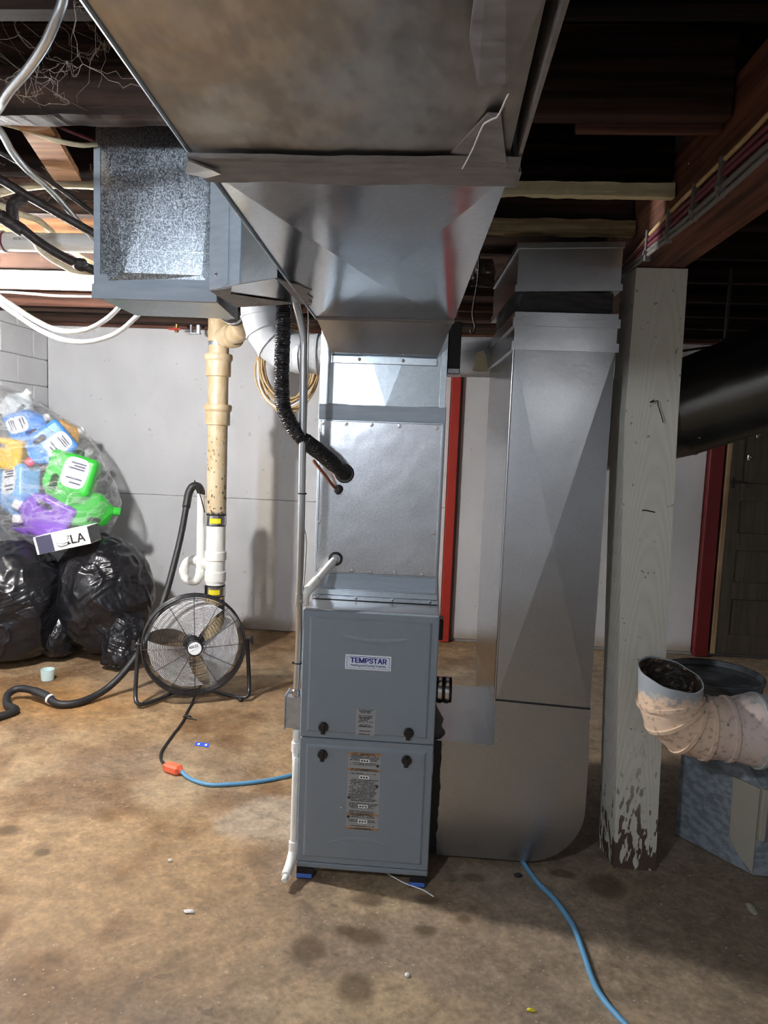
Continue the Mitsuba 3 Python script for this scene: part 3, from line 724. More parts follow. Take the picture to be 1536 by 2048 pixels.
pt = [(-.397, 1.745, 1.8665), (-.370, 1.80, 1.8655), (-.352, 1.80, 1.8655), (-.345, 1.83, 1.8655), (-.330, 1.855, 1.8655), (-.352, 1.90, 1.8655), (-.345, 1.96, 1.8655), (-.362, 1.985, 1.8655), (-.358, 2.02, 1.8655), (-.372, 2.07, 1.8655), (-.398, 2.05, 1.8665)]
put(D + '__seal_patch', plate(pt, .004), 'mat_mastic_dark', label='ragged dark sealant patch')

# ------------------------------------------------------------------ left boot duct and its connector
B = thing('boot_duct', 'square galvanized duct box rising into the joists left of the trunk duct', 'duct')
bz = 1.862
q = [(-.973, 2.000), (-.628, 2.012), (-.655, 2.315), (-.985, 2.300)]      # plan, front first
put(B + '__box', hull([(x, y, z) for x, y in q for z in (bz, 2.40)]), 'mat_galv')
def on_front(x, z, off):
    t = (x - q[0][0]) / (q[1][0] - q[0][0])
    return (x, q[0][1] + t * (q[1][1] - q[0][1]) - off, z)
fs = [on_front(-.965, bz + .03, .002), on_front(-.64, bz + .03, .002), on_front(-.64, 2.39, .002), on_front(-.965, 2.39, .002), on_front(-.885, bz + .066, .016), on_front(-.668, bz + .066, .010), on_front(-.80, 2.38, .012), on_front(-.735, 2.38, .012)]
put(B + '__front_sheet', mesh(fs, [[0, 1, 5], [0, 5, 4], [0, 4, 3], [4, 6, 3], [1, 2, 5], [5, 2, 7], [4, 5, 7], [4, 7, 6], [3, 6, 7], [3, 7, 2]]), 'mat_galv_spangle', label='spangled front sheet with a tall crease')
put(B + '__lower_seal', hull([on_front(x, z, o) for x in (-.975, -.627) for z, o in ((bz - .002, .009), (bz + .062, .007), (bz - .002, -.004), (bz + .062, -.004))]), 'mat_mastic', label='blue grey sealant along the lower edge')
put(B + '__bottom_fold', hull([on_front(x, z, o) for x in (-.978, -.624) for z, o in ((bz - .006, .014), (bz + .034, .014), (bz - .006, -.004), (bz + .034, -.004))]), 'mat_mastic')
put(B + '__corner_strip', hull([on_front(x, z, o) for x in (-.976, -.958) for z, o in ((bz, .006), (2.27, .006), (bz, -.002), (2.27, -.002))]), 'mat_mastic')
put(B + '__right_strip', hull([on_front(x, z, o) for x in (-.648, -.626) for z, o in ((bz, .006), (2.20, .006), (bz, -.002), (2.20, -.002))]), 'mat_mastic')
put(B + '__side_seal', hull([(-.6265, 2.015, bz - .005), (-.6535, 2.32, bz - .005), (-.6265, 2.015, bz + .05), (-.6535, 2.32, bz + .05), (-.632, 2.015, bz), (-.66, 2.32, bz + .05)]), 'mat_mastic_dark')
N = thing('connector_duct', 'short galvanized connector between the boot duct and the trunk duct', 'duct')
cq = [(-.610, 1.905), (-.398, 1.752), (-.398, 2.035), (-.610, 2.12)]
put(N + '__box', hull([(x, y, z) for x, y in cq for z in (1.872, 2.16)]), 'mat_galv')
def on_c(t, z, o):
    a, b = np.array(cq[0]), np.array(cq[1]); d = (b - a) / np.linalg.norm(b - a); nn = np.array([d[1], -d[0]])
    p2 = a + (b - a) * t + nn * o
    return (p2[0], p2[1], z)
put(N + '__mastic_face', hull([on_c(t, z, o) for t in (-.02, .46) for z in (1.872, 2.16) for o in (.003, -.004)]), 'mat_mastic', label='blue grey sealant face')
put(N + '__seam', hull([on_c(t, z, o) for t in (.24, .30) for z in (1.875, 2.16) for o in (.007, -.004)]), 'mat_mastic')
put(N + '__bottom_sheet', plate([(*on_c(0, 0, .006)[:2], 1.869), (*on_c(1, 0, .006)[:2], 1.869), (cq[2][0], cq[2][1], 1.869), (cq[3][0], cq[3][1], 1.869)], .002), 'mat_galv_mirror')
put(N + '__bottom_seal', plate([(-.612, 1.90, 1.866), (-.54, 1.855, 1.866), (-.565, 1.93, 1.866), (-.53, 1.99, 1.866), (-.545, 2.07, 1.866), (-.42, 2.03, 1.866), (-.42, 2.055, 1.866), (-.605, 2.13, 1.866)], .004), 'mat_mastic_dark')
put(N + '__screw', lathe([(.005, 0), (.0045, .003), (.002, .004), (0, .005)], 10, on_c(.1, 1.905, .003), (-.5, -.8, 0)), 'mat_steel', smooth=40)

# ------------------------------------------------------------------ return duct
RD = thing('return_duct', 'tall galvanized return drop curving at the floor into the furnace side', 'duct')
RY0, RY1 = 2.43, 3.03
ang = np.linspace(0, math.pi / 2, 16)
arcp = [(.385 + .205 * math.cos(a2), .222 - .205 * math.sin(a2)) for a2 in ang]
el = [(.0455, .443), (.259, .438), (.257, .592), (.5805, .580), (.589, .444)] + arcp + [(.0455, .017)]
SH = (-.030, 0)
put(RD + '__elbow', move(prism(el, RY1 - RY0, SH), dy=RY0), 'mat_galv_satin')
put(RD + '__elbow_collar', move(prism([(.253, .568), (.253, .602), (.5835, .590), (.5835, .556)], RY1 - RY0 + .012, SH), dy=RY0 - .007), 'mat_galv_satin')
put(RD + '__sealant', mesh(*(lambda m: (m.vertices, m.faces))(move(prism([(.0455, .02)] + [(.066 + .022 * meshkit.fbm(np.array([[z * 16, 0.5, 1.0]]), 4)[0], z) for z in np.linspace(.02, .44, 60)] + [(.0455, .445)], .05), dy=RY0 - .0025))), 'mat_black_rubber', label='black sealant smeared along the furnace side')
put(RD + '__top_smear', plate([(.047, 2.44, .4445), (.07, 2.45, .4443), (.09, 2.50, .4442), (.075, 2.56, .4444), (.085, 2.62, .4444), (.06, 2.75, .4445), (.047, 2.9, .4446)], .0012), 'mat_black_rubber')
for x, z in ((.084, .428), (.156, .425), (.238, .421), (.270, .545), (.270, .498), (.269, .458)):
    put(RD + '__rivet', lathe([(.0032, 0), (.0025, .0018), (0, .0025)], 10, (x, RY0, z), (0, -1, 0)), 'mat_steel', smooth=40)
put(RD + '__joint_gap', hull([(x, y, z) for x in (.254, .5825) for y in (RY0 - .004, RY0 + .01) for z in (.602 - (x - .254) * .036, .608 - (x - .254) * .036)]), 'mat_black_rubber', label='dark gap at the slip joint')
# riser, front and left side creased
rf = [(.255, RY0 - .001, .594), (.580, RY0 - .001, .582), (.583, RY0 - .001, 1.812), (.252, RY0 - .001, 1.812)]
rb = [(x - .030, RY1, z) for x, y, z in rf]
put(RD + '__riser', hull(rf + rb), 'mat_galv_satin')
put(RD + '__front_sheet', crossbreak(*[(x, y - .0015, z) for x, y, z in rf], (.415, RY0 - .018, 1.17)), 'mat_galv_satin', label='front sheet creased in an X')
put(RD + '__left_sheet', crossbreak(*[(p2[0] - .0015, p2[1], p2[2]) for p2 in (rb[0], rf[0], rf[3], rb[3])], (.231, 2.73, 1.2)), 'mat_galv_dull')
put(RD + '__corner_bead', sweep([(rf[0][0] - .002, RY0 - .002, .60), (rf[3][0] - .002, RY0 - .002, 1.81)], .0042, 10), 'mat_steel', smooth=True)
def band(z0, z1, o, name, m='mat_galv_satin', tilt=0.0, **kw):
    c = [(.252 - o, RY0 - o), (.583 + o, RY0 - o), (.583 + o - .03, RY1 + o), (.252 - o - .03, RY1 + o)]
    put(RD + '__' + name, hull([(x, y, z + tilt * (x - .25)) for x, y in c for z in (z0, z1)]), m, **kw)
band(1.806, 1.834, .009, 'drive_cleat')
band(1.832, 1.884, .002, 'flange_section')
band(1.884, 1.912, .009, 'drive_cleat')
band(1.910, 1.930, .003, 'flange_section')
band(1.925, 2.000, -.014, 'canvas_joint', 'mat_canvas_black', label='black canvas flexible joint')
band(1.994, 2.016, .008, 'drive_cleat', 'mat_galv_satin', .03)
band(2.012, 2.138, .002, 'upper_box', 'mat_galv_satin', .03)
band(2.132, 2.150, .007, 'top_flange', 'mat_galv_satin', .03)
# rubber drain coupling on the furnace side
K = thing('rubber_coupling', 'black rubber pipe coupling with two shiny steel clamps on the furnace side', 'pipe coupling')
put(K + '__sleeve', lathe([(.0, .0), (.044, 0), (.046, .004), (.046, .056), (.044, .06), (.038, .06), (.038, .03), (0, .03)], 28, (.0452, 2.52, .597), (1, 0, 0)), 'mat_black_rubber', smooth=40)
for h in (.010, .036):
    b = put(K + '__clamp_band', ring((.0452 + h, 2.52, .597), (1, 0, 0), .0485, .014, .002), 'mat_steel', smooth=40)
    put(b + '__clamp_screw', join(box(.0452 + h + .001, .0452 + h + .013, 2.47, 2.50, .630, .648, .002), cyl((.0452 + h + .007, 2.465, .639), (0, -1, 0), .006, .012, 8)), 'mat_steel', smooth=40)

# ------------------------------------------------------------------ line set, conduit, drain at the furnace
LN = thing('line_set', 'thick black corrugated insulated refrigerant hose entering the coil panel', 'hose')
lp = spline([(-.475, 2.20, 2.10), (-.477, 2.2, 1.905), (-.478, 2.2, 1.784), (-.478, 2.2, 1.663), (-.467, 2.2, 1.571), (-.423, 2.215, 1.496), (-.364, 2.275, 1.443), (-.325, 2.345, 1.402), (-.303, 2.40, 1.378), (-.299, 2.425, 1.373)], .0011)
s = np.arange(len(lp))
rr = .0218 + .0021 * np.abs(np.sin(s * .62 + 2.5 * meshkit.fbm(lp * 45, 2))) ** .7 + .0030 * (meshkit.fbm(lp * 90, 3, 4) - .5)
rr = np.where(s > len(lp) * .72, rr + .0025, rr); rr = np.where(s > len(lp) * .88, .0245 + .0007 * np.sin(s * .2), rr)
put(LN + '__insulation', sweep(lp, rr, 18), 'mat_foam', smooth=55)
put(LN + '__liquid_line', tube([(-.385, 2.285, 1.415), (-.36, 2.33, 1.375), (-.33, 2.395, 1.325), (-.318, 2.43, 1.318)], .0055, 10), 'mat_copper', smooth=True, label='thin copper pipe')
put(LN + '__tip_seal', blob((-.320, 2.412, 1.316), (.014, .012, .017), 3, .15, 3, 5), 'mat_chrome_black', smooth=True)
CD = thing('conduit', 'shiny metal electrical conduit rising along the left of the furnace', 'conduit')
put(CD + '__tube', tube([(-.462, 2.10, 2.06), (-.448, 2.13, 1.96), (-.430, 2.165, 1.88), (-.413, 2.19, 1.80), (-.411, 2.20, 1.72), (-.410, 2.215, 1.45), (-.409, 2.225, 1.20), (-.414, 2.255, .955), (-.418, 2.29, .80), (-.424, 2.30, .64)], .0115, 14), 'mat_conduit', smooth=True)
put(CD + '__coupling', join(lathe([(.0115, -.022), (.0145, -.020), (.0145, .020), (.0115, .022)], 18, (-.4135, 2.253, .965), (-.03, .1, -1)), cyl((-.406, 2.238, .962), (.2, -1, 0), .004, .006, 10)), 'mat_conduit', smooth=40)
put(CD + '__connector', join(cyl((-.424, 2.30, .622), (0, 0, 1), .015, .022, 16, .002), cyl((-.438, 2.29, .634), (-1, -.3, 0), .005, .009, 10)), 'mat_steel', smooth=40)
put(CD + '__zip_tie', ring((-.408, 2.221, 1.31), (0, 0, 1), .0145, .004, .003), 'mat_black_plastic')
put(CD + '__zip_tie', join(ring((-.4205, 2.297, .735), (0, 0, 1), .0145, .004, .003), box(-.440, -.432, 2.292, 2.297, .734, .739)), 'mat_black_plastic')
JB = thing('junction_box', 'square zinc electrical junction box on the furnace left side', 'electrical box')
put(JB + '__body', box(-.458, -.4005, 2.292, 2.365, .509, .619, .002), 'mat_zinc')
put(JB + '__cover', box(-.462, -.457, 2.288, 2.369, .505, .623, .001), 'mat_zinc')
for z in (.590, .555, .520):
    put(JB + '__knockout', ring((-.424, 2.2925, z), (0, -1, 0), .0125, .0012, .0015, 24), 'mat_zinc')
DR = thing('condensate_drain', 'white plastic condensate drain pipe running from the coil panel down the furnace side', 'drain pipe')
put(DR + '__pipe', tube([(-.321, 2.43, 1.075), (-.352, 2.345, 1.036), (-.378, 2.285, 1.004)], .0135, 16), 'mat_pvc_bright', smooth=True)
put(DR + '__elbow', tube([(-.366, 2.31, 1.018), (-.384, 2.272, .997), (-.394, 2.262, .985), (-.399, 2.262, .965), (-.4, 2.264, .945)], .0165, 16, .004), 'mat_pvc_bright', smooth=True)
put(DR + '__riser_pipe', tube([(-.419, 2.30, .505), (-.419, 2.30, .44), (-.418, 2.29, .405), (-.4145, 2.28, .38), (-.4145, 2.275, .08)], .0125, 14), 'mat_pvc_bright', smooth=True)
put(DR + '__fitting', lathe([(.0125, 0), (.0165, .003), (.0165, .035), (.0125, .038)], 16, (-.419, 2.299, .425), (0, 0, 1)), 'mat_pvc_bright', smooth=40)
put(DR + '__fitting', lathe([(.0125, 0), (.0165, .003), (.0165, .05), (.0125, .053)], 16, (-.4145, 2.276, .07), (0, 0, 1)), 'mat_pvc_bright', smooth=40)
put(DR + '__outlet', join(tube([(-.4145, 2.276, .085), (-.417, 2.262, .066), (-.42, 2.235, .050), (-.423, 2.20, .042)], .0165, 16, .004), cyl((-.423, 2.20, .042), (-.1, -1, -.25), .010, .022, 16, .002)), 'mat_pvc_bright', smooth=40)
solo('thermostat_wire', 'thin pale thermostat wire hanging beside the conduit', 'wire', tube([(-.405, 2.19, 1.93), (-.402, 2.22, 1.80), (-.404, 2.235, 1.5), (-.406, 2.24, 1.24), (-.396, 2.25, 1.16), (-.398, 2.255, 1.07), (-.404, 2.26, .98)], .0022, 8), 'mat_pvc', smooth=True)

# ------------------------------------------------------------------ drain stack, trap and washer hose
SX, SY = -1.355, 4.40
S = thing('drain_stack', 'tan cast iron drain stack with a white plastic repair section before the grey wall', 'drain pipe')
put(S + '__lower_pipe', cyl((SX, SY, 0), (0, 0, 1), .062, .47, 28), 'mat_tan_iron', smooth=40)
put(S + '__upper_pipe', cyl((SX, SY, .93), (0, 0, 1), .062, 1.15, 28), 'mat_tan_iron', smooth=40)
def hub(z0, z1, r):
    return lathe([(.060, z0), (r - .006, z0 + .004), (r - .006, z1 - .045), (r, z1 - .038), (r + .004, z1 - .030), (r + .004, z1 - .008), (r - .002, z1), (.058, z1)], 32, (SX, SY, 0))
put(S + '__hub', hub(1.845, 1.985, .082), 'mat_tan_iron', smooth=40)
put(S + '__hub', hub(1.545, 1.675, .082), 'mat_tan_iron', smooth=40)
put(S + '__strap', ring((SX, SY, 2.035), (0, 0, 1), .0645, .024, .003), 'mat_zinc', smooth=40)
put(S + '__strap', hull([(SX - .03, SY - .062, 2.17), (SX + .055, SY - .062, 2.04), (SX - .015, SY - .062, 2.17), (SX + .067, SY - .062, 2.05), (SX - .03, SY - .056, 2.17), (SX + .067, SY - .056, 2.05)]), 'mat_zinc')
put(S + '__tee', join(cyl((SX, SY, 2.06), (0, 0, 1), .0665, .32, 28), tube([(SX, SY, 2.10), (SX + .06, SY - .05, 2.085), (SX + .13, SY - .12, 2.092), (SX + .20, SY - .22, 2.115)], .058, 24)), 'mat_tan_iron', smooth=40)
put(S + '__branch', join(lathe([(.058, 0), (.074, .004), (.074, .05), (.066, .056), (.058, .056)], 28, (SX + .09, SY - .075, 2.087), (.75, -.65, .03)), tube([(SX + .14, SY - .13, 2.093), (SX + .215, SY - .25, 2.11), (SX + .245, SY - .40, 2.135), (SX + .24, SY - .52, 2.15)], .060, 24)), 'mat_tan_iron', smooth=40)
b = put(S + '__top_coupling', tube([(SX + .24, SY - .50, 2.148), (SX + .235, SY - .64, 2.155)], .066, 24), 'mat_black_rubber', smooth=40)
put(b + '__clamp_band', ring((SX + .238, SY - .535, 2.150), (-.05, -1, .05), .0685, .03, .003), 'mat_steel', smooth=40)
put(b + '__feed_pipe', tube([(SX + .237, SY - .60, 2.153), (SX + .225, SY - 1.2, 2.19)], .055, 20), 'mat_tan_iron', smooth=40)
put(S + '__repair_pipe', cyl((SX, SY, .455), (0, 0, 1), .060, .49, 28), 'mat_pvc_bright', smooth=40)
put(S + '__sanitary_tee', join(lathe([(.0565, .555), (.067, .558), (.067, .618), (.061, .624), (.061, .690), (.068, .696), (.068, .748), (.0565, .752)], 32, (SX, SY, 0)), lathe([(.05, 0), (.036, .05), (.030, .07), (.030, .10), (.026, .10)], 20, (SX - .02, SY, .665), (-1, 0, .1))), 'mat_pvc_bright', smooth=40)
for z0, tag in ((.915, 'upper'), (.46, 'lower')):
    b = put(S + '__coupling', ring((SX, SY, z0), (0, 0, 1), .063, .075, .006), 'mat_black_rubber', smooth=40)
    put(b + '__clamp_band', ring((SX, SY, z0 + .006), (0, 0, 1), .0655, .060, .003), 'mat_steel', smooth=40)
    arc = [(SX + .0668 * math.sin(t), SY - .0668 * math.cos(t)) for t in np.linspace(-.35, .75, 12)]
    V = [(x, y, z0 + z) for x, y in arc for z in (.018, .050)]
    put(b + '__sticker', mesh(V, [[2 * i, 2 * i + 2, 2 * i + 3, 2 * i + 1] for i in range(11)]), 'mat_yellow_label', label='yellow sticker')
W = thing('trap_pipe', 'white plastic standpipe and P-trap joined to the drain stack', 'drain pipe')
put(W + '__trap', tube([(-1.42, SY, .672), (-1.455, SY, .680), (-1.50, SY, .684), (-1.538, SY, .672), (-1.558, SY, .635), (-1.560, SY, .595), (-1.545, SY, .560), (-1.508, SY, .545), (-1.474, SY - .005, .556), (-1.456, SY - .01, .59), (-1.452, SY - .01, .63)], .027, 18), 'mat_pvc_bright', smooth=True)
put(W + '__standpipe', lathe([(.0, 0), (.0235, 0), (.0235, .32), (.0235, .49), (.020, .49), (.018, .44), (0, .44)], 20, (-1.452, SY - .01, .63)), 'mat_pvc_bright', smooth=40)
put(W + '__trap_nut', join(ring((-1.475, SY, .683), (-1, 0, 0), .032, .03, .006), ring((-1.560, SY, .60), (0, 0, 1), .031, .03, .005)), 'mat_pvc_bright', smooth=40)
H = thing('washer_hose', 'black rubber washing machine hose from the standpipe down across the floor', 'hose')
hp = [(-1.452, 4.388, 1.06), (-1.452, 4.388, 1.125), (-1.464, 4.37, 1.160), (-1.490, 4.355, 1.162), (-1.512, 4.34, 1.122), (-1.518, 4.30, 1.015), (-1.534, 4.25, .833), (-1.554, 4.12, .58), (-1.583, 4.02, .404), (-1.622, 3.92, .264), (-1.681, 3.82, .145), (-1.745, 3.75, .065), (-1.80, 3.67, .030), (-1.86, 3.58, .0215), (-1.94, 3.55, .026), (-2.05, 3.60, .050), (-2.15, 3.635, .060), (-2.215, 3.63, .060), (-2.235, 3.58, .045), (-2.19, 3.50, .024), (-2.125, 3.46, .0205), (-2.105, 3.43, .0205), (-2.13, 3.36, .0205), (-2.19, 3.30, .0205), (-2.29, 3.26, .0205), (-2.5, 3.24, .0205)]
put(H + '__tube', tube(hp, .0195, 16), 'mat_black_rubber', smooth=True)
put(H + '__hook', tube([(-1.452, 4.388, 1.11), (-1.452, 4.388, 1.125), (-1.464, 4.37, 1.160), (-1.490, 4.355, 1.162), (-1.512, 4.34, 1.122), (-1.517, 4.305, 1.03)], .0245, 16), 'mat_black_rubber', smooth=True)
put(H + '__sleeve', tube([(-2.00, 3.578, .038), (-2.05, 3.60, .050), (-2.11, 3.622, .057)], .0245, 16), 'mat_chrome_black', smooth=40)
put(H + '__hose_clamp', ring((-1.99, 3.573, .036), (-.9, .4, .2), .0265, .014, .005), 'mat_white', smooth=40)
put(H + '__wire_tie', tube([(-1.48, 4.345, 1.20), (-1.474, 4.35, 1.175), (-1.455, 4.345, 1.14), (-1.43, 4.335, 1.08), (-1.41, 4.34, 1.00)], .0035, 6), 'mat_iron_black', smooth=True)

# ------------------------------------------------------------------ pipes and cables under the joists, left
def cable(name, label, cat, P, r, m, n=12, **kw):
    return solo(name, label, cat, tube(P, r, n), m, smooth=True, **kw)
cable('flexible_conduit', 'pale flexible cable looping down from the top edge at upper left', 'cable', [(-.60, 1.15, 2.28), (-.635, 1.2, 2.20), (-.662, 1.22, 2.165), (-.699, 1.25, 2.141), (-.759, 1.3, 2.125), (-.822, 1.35, 2.114), (-.873, 1.4, 2.108), (-.952, 1.5, 2.124), (-.993, 1.6, 2.135), (-1.031, 1.7, 2.136), (-1.053, 1.8, 2.132), (-1.091, 2.0, 2.138), (-1.121, 2.3, 2.097), (-1.15, 2.55, 2.10)], .0085, 'mat_conduit', 14)
cable('romex_cable', 'yellowed cable sagging in front of the diagonal board to the boot duct', 'cable', [(-1.30, 1.84, 2.285), (-1.168, 1.85, 2.269), (-1.092, 1.88, 2.259), (-1.035, 1.9, 2.245), (-.992, 1.95, 2.253), (-.963, 1.985, 2.27)], .0065, 'mat_cream')
cable('maroon_cable', 'thin maroon cable crossing behind the orange diagonal board', 'cable', [(-1.25, 1.88, 2.34), (-1.124, 1.9, 2.318), (-1.062, 1.95, 2.304), (-.985, 2.02, 2.292)], .0055, 'mat_cable_maroon')
ip = solo('gas_pipe', 'black iron pipe running slantwise above the white drain pipe', 'pipe', tube([(-1.6, 1.88, 2.34), (-1.294, 2.0, 2.20), (-1.193, 2.05, 2.146), (-1.034, 2.12, 2.067), (-.985, 2.145, 2.045)], .0125, 12), 'mat_iron_black', smooth=True)
cable('iron_rod', 'thin black iron pipe above the thicker slanting gas pipe', 'pipe', [(-1.35, 1.98, 2.30), (-1.192, 2.05, 2.225), (-1.145, 2.1, 2.199), (-1.073, 2.2, 2.149), (-.995, 2.27, 2.10)], .0075, 'mat_iron_black')
GP = thing('water_pipe', 'lower slanting black pipe with a tee and a cobwebbed underside', 'pipe')
put(GP + '__pipe', tube([(-1.5, 1.92, 2.20), (-1.296, 2.0, 2.10), (-1.226, 2.03, 2.066), (-1.17, 2.06, 2.023), (-1.101, 2.1, 1.985), (-.985, 2.15, 1.945)], .0135, 14), 'mat_iron_black', smooth=True)
put(GP + '__tee', join(tube([(-1.262, 2.015, 2.083), (-1.21, 2.04, 2.050)], .0185, 14), tube([(-1.232, 2.03, 2.066), (-1.236, 2.035, 2.12), (-1.215, 2.05, 2.145)], .0165, 12)), 'mat_iron_black', smooth=50)
put(GP + '__union', blob((-1.075, 2.11, 1.975), (.024, .02, .019), 3, .2, 3, 4), 'mat_iron_black', smooth=50)
cable('cream_pipe', 'cream plastic pipe bending along the joist behind the iron pipes', 'pipe', [(-1.56, 2.28, 2.20), (-1.456, 2.3, 2.235), (-1.383, 2.32, 2.262), (-1.293, 2.34, 2.280), (-1.218, 2.36, 2.288), (-1.03, 2.40, 2.295)], .012, 'mat_cream', 14)
cable('cream_cable', 'short cream cable with a dark end above the white drain pipe', 'cable', [(-1.5, 2.15, 2.18), (-1.393, 2.2, 2.173), (-1.334, 2.25, 2.156), (-1.314, 2.3, 2.157), (-1.318, 2.4, 2.146)], .010, 'mat_cream')
PV = thing('pvc_pipe', 'white two inch plastic drain pipe with printed lettering at left edge', 'pipe')
put(PV + '__pipe', tube([(-2.4, 2.35, 2.097), (-.99, 2.35, 2.100)], .0305, 20), 'mat_pvc', smooth=True)
put(PV + '__hub', tube([(-1.60, 2.35, 2.099), (-1.455, 2.35, 2.0995)], .0355, 20), 'mat_pvc', smooth=40)
put(PV + '__primer_ring', tube([(-1.4556, 2.35, 2.0995), (-1.449, 2.35, 2.0995)], .0315, 20), 'mat_cable_maroon', smooth=40)
put(PV + '__lettering', text('ASTM 1738', .0075, -1.38, 2.3197, 2.098, .0006), 'mat_print')
cable('cream_cable', 'cream cable dipping below the white two inch drain pipe', 'cable', [(-1.37, 2.36, 2.13), (-1.306, 2.3, 2.062), (-1.239, 2.3, 2.019), (-1.172, 2.3, 1.997), (-1.02, 2.33, 2.002)], .009, 'mat_cream')
cable('cream_cable', 'short cream cable just under the right end of the drain pipe', 'cable', [(-1.32, 2.41, 2.12), (-1.24, 2.4, 2.078), (-1.162, 2.4, 2.042), (-1.05, 2.42, 2.02)], .008, 'mat_cream')
solo('pvc_trim', 'long flat white board under the joists left of the boot duct', 'board', box(-2.6, -.95, 2.98, 3.01, 2.075, 2.150, .004), 'mat_pvc_bright')
cable('grey_cable', 'thin grey cable lying along the red brown boards below the white trim', 'cable', [(-2.6, 3.2, 2.10), (-2.032, 3.2, 2.099), (-1.866, 3.2, 2.094), (-1.748, 3.2, 2.088), (-1.561, 3.2, 2.089), (-1.1, 3.2, 2.095)], .0065, 'mat_cable_grey')
cable('pex_tube', 'upper white tube sagging in a loop before the back wall', 'tube', [(-1.83, 2.68, 2.08), (-1.735, 2.7, 2.009), (-1.667, 2.72, 1.963), (-1.584, 2.75, 1.908), (-1.499, 2.78, 1.874), (-1.407, 2.8, 1.882), (-1.334, 2.82, 1.926), (-1.282, 2.84, 1.986), (-1.245, 2.86, 2.054), (-1.22, 2.87, 2.15)], .0098, 'mat_pvc_bright')
cable('pex_tube', 'lower white tube sagging in a wider loop before the back wall', 'tube', [(-1.86, 2.73, 2.07), (-1.767, 2.75, 1.995), (-1.678, 2.77, 1.934), (-1.593, 2.8, 1.877), (-1.506, 2.83, 1.844), (-1.416, 2.86, 1.845), (-1.32, 2.88, 1.881), (-1.25, 2.9, 1.946), (-1.191, 2.92, 2.028), (-1.16, 2.93, 2.15)], .0098, 'mat_pvc_bright')
V = thing('valve', 'small brass valve with a red handle on the sill above the wall', 'valve')
put(V + '__body', join(cyl((-1.845, 5.0, 2.195), (0, 0, 1), .014, .058, 14, .002), cyl((-1.845, 5.0, 2.215), (0, -1, 0), .011, .04, 12)), 'mat_brass', smooth=40)
put(V + '__handle', join(box(-1.89, -1.80, 4.954, 4.960, 2.205, 2.221, .002), cyl((-1.845, 4.972, 2.213), (0, -1, 0), .012, .012, 12)), 'mat_red_paint', smooth=40)
solo('pipe_bracket', 'small zinc bracket under the last joist beside the red valve', 'bracket', join(box(-1.70, -1.675, 4.99, 5.01, 2.195, 2.252, .002), box(-1.75, -1.675, 4.99, 5.03, 2.188, 2.198, .002), cyl((-1.745, 5.01, 2.198), (0, 0, 1), .01, .054, 12)), 'mat_zinc')
# flue elbow and wire coil
FL = thing('flue_pipe', 'grey sheet metal flue elbow passing behind the plenum', 'pipe')
gp = [(-.800, 3.16, 2.20), (-.785, 3.16, 2.02), (-.765, 3.16, 1.955), (-.728, 3.16, 1.905), (-.672, 3.16, 1.872), (-.60, 3.16, 1.858)]
for i, (m, t) in enumerate(gores(gp, .088)):
    put(FL + '__elbow_gore', m, 'mat_flue_grey', smooth=40)
    if i < 4:
        put(FL + '__seam_ring', ring(np.array(gp[i + 1]) - .004 * t, t, .0925, .008, .006, 40), 'mat_flue_grey', smooth=40)
put(FL + '__straight', cyl((-.60, 3.16, 1.858), (1, 0, .01), .086, .98, 32), 'mat_flue_grey', smooth=40)
put(FL + '__joint_band', join(ring((-.585, 3.16, 1.858), (1, 0, 0), .0895, .012, .004), ring((-.535, 3.16, 1.858), (1, 0, 0), .0895, .012, .004)), 'mat_flue_grey', smooth=40)
put(FL + '__tape', ring((-.625, 3.16, 1.858), (1, 0, 0), .0885, .022, .003), 'mat_paper', smooth=40)
WC = thing('wire_coil', 'hanging coil of old tan electrical cable behind the black hose', 'cable coil')
for k in range(9):
    rx, rz = .165 + R.uniform(-.03, .035), .235 + R.uniform(-.05, .04)
    ox, oz, oy = R.uniform(-.012, .012), R.uniform(-.02, .02), 4.36 + .012 * k
    P2 = [(-.925 + ox + rx * math.sin(t) * (1 + .03 * math.sin(3 * t + k)), oy + .015 * math.sin(2 * t + k), 1.915 + oz - rz * math.cos(t)) for t in np.linspace(0, 2 * math.pi, 40)]
    put(WC + '__turn', tube(P2, .006, 8, .03), 'mat_romex', smooth=True)
put(WC + '__loose_end', tube([(-.78, 4.34, 1.75), (-.84, 4.33, 1.70), (-.93, 4.33, 1.665), (-1.02, 4.34, 1.70), (-1.08, 4.35, 1.80), (-1.10, 4.36, 1.95)], .006, 8), 'mat_pvc', smooth=True)
# right of the plenum
BX = thing('duct_damper', 'dark metal box hanging at the right side of the plenum', 'box')
put(BX + '__box', box(.040, .088, 2.80, 2.93, 1.775, 1.955, .003), 'mat_lamp_body')
put(BX + '__foot', box(.040, .088, 2.79, 2.93, 1.755, 1.778, .003), 'mat_zinc')
put(FL + '__right_collar', ring((.30, 3.16, 1.867), (1, 0, .01), .0925, .03, .006), 'mat_lamp_body', smooth=40)
put(FL + '__rust_hole', plate([(.150, 3.075, 1.80), (.185, 3.073, 1.795), (.215, 3.075, 1.80), (.205, 3.07, 1.86), (.19, 3.07, 1.885), (.165, 3.07, 1.875)], .002, (0, -1, 0)), 'mat_cream')
solo('foil_flap', 'bright loose foil sheet right of the trunk duct', 'foil', plate([(.130, 3.20, 2.175), (.224, 3.20, 2.17), (.235, 3.20, 2.24), (.218, 3.20, 2.292), (.150, 3.20, 2.292)], .003, (0, -1, 0)), 'mat_foil')
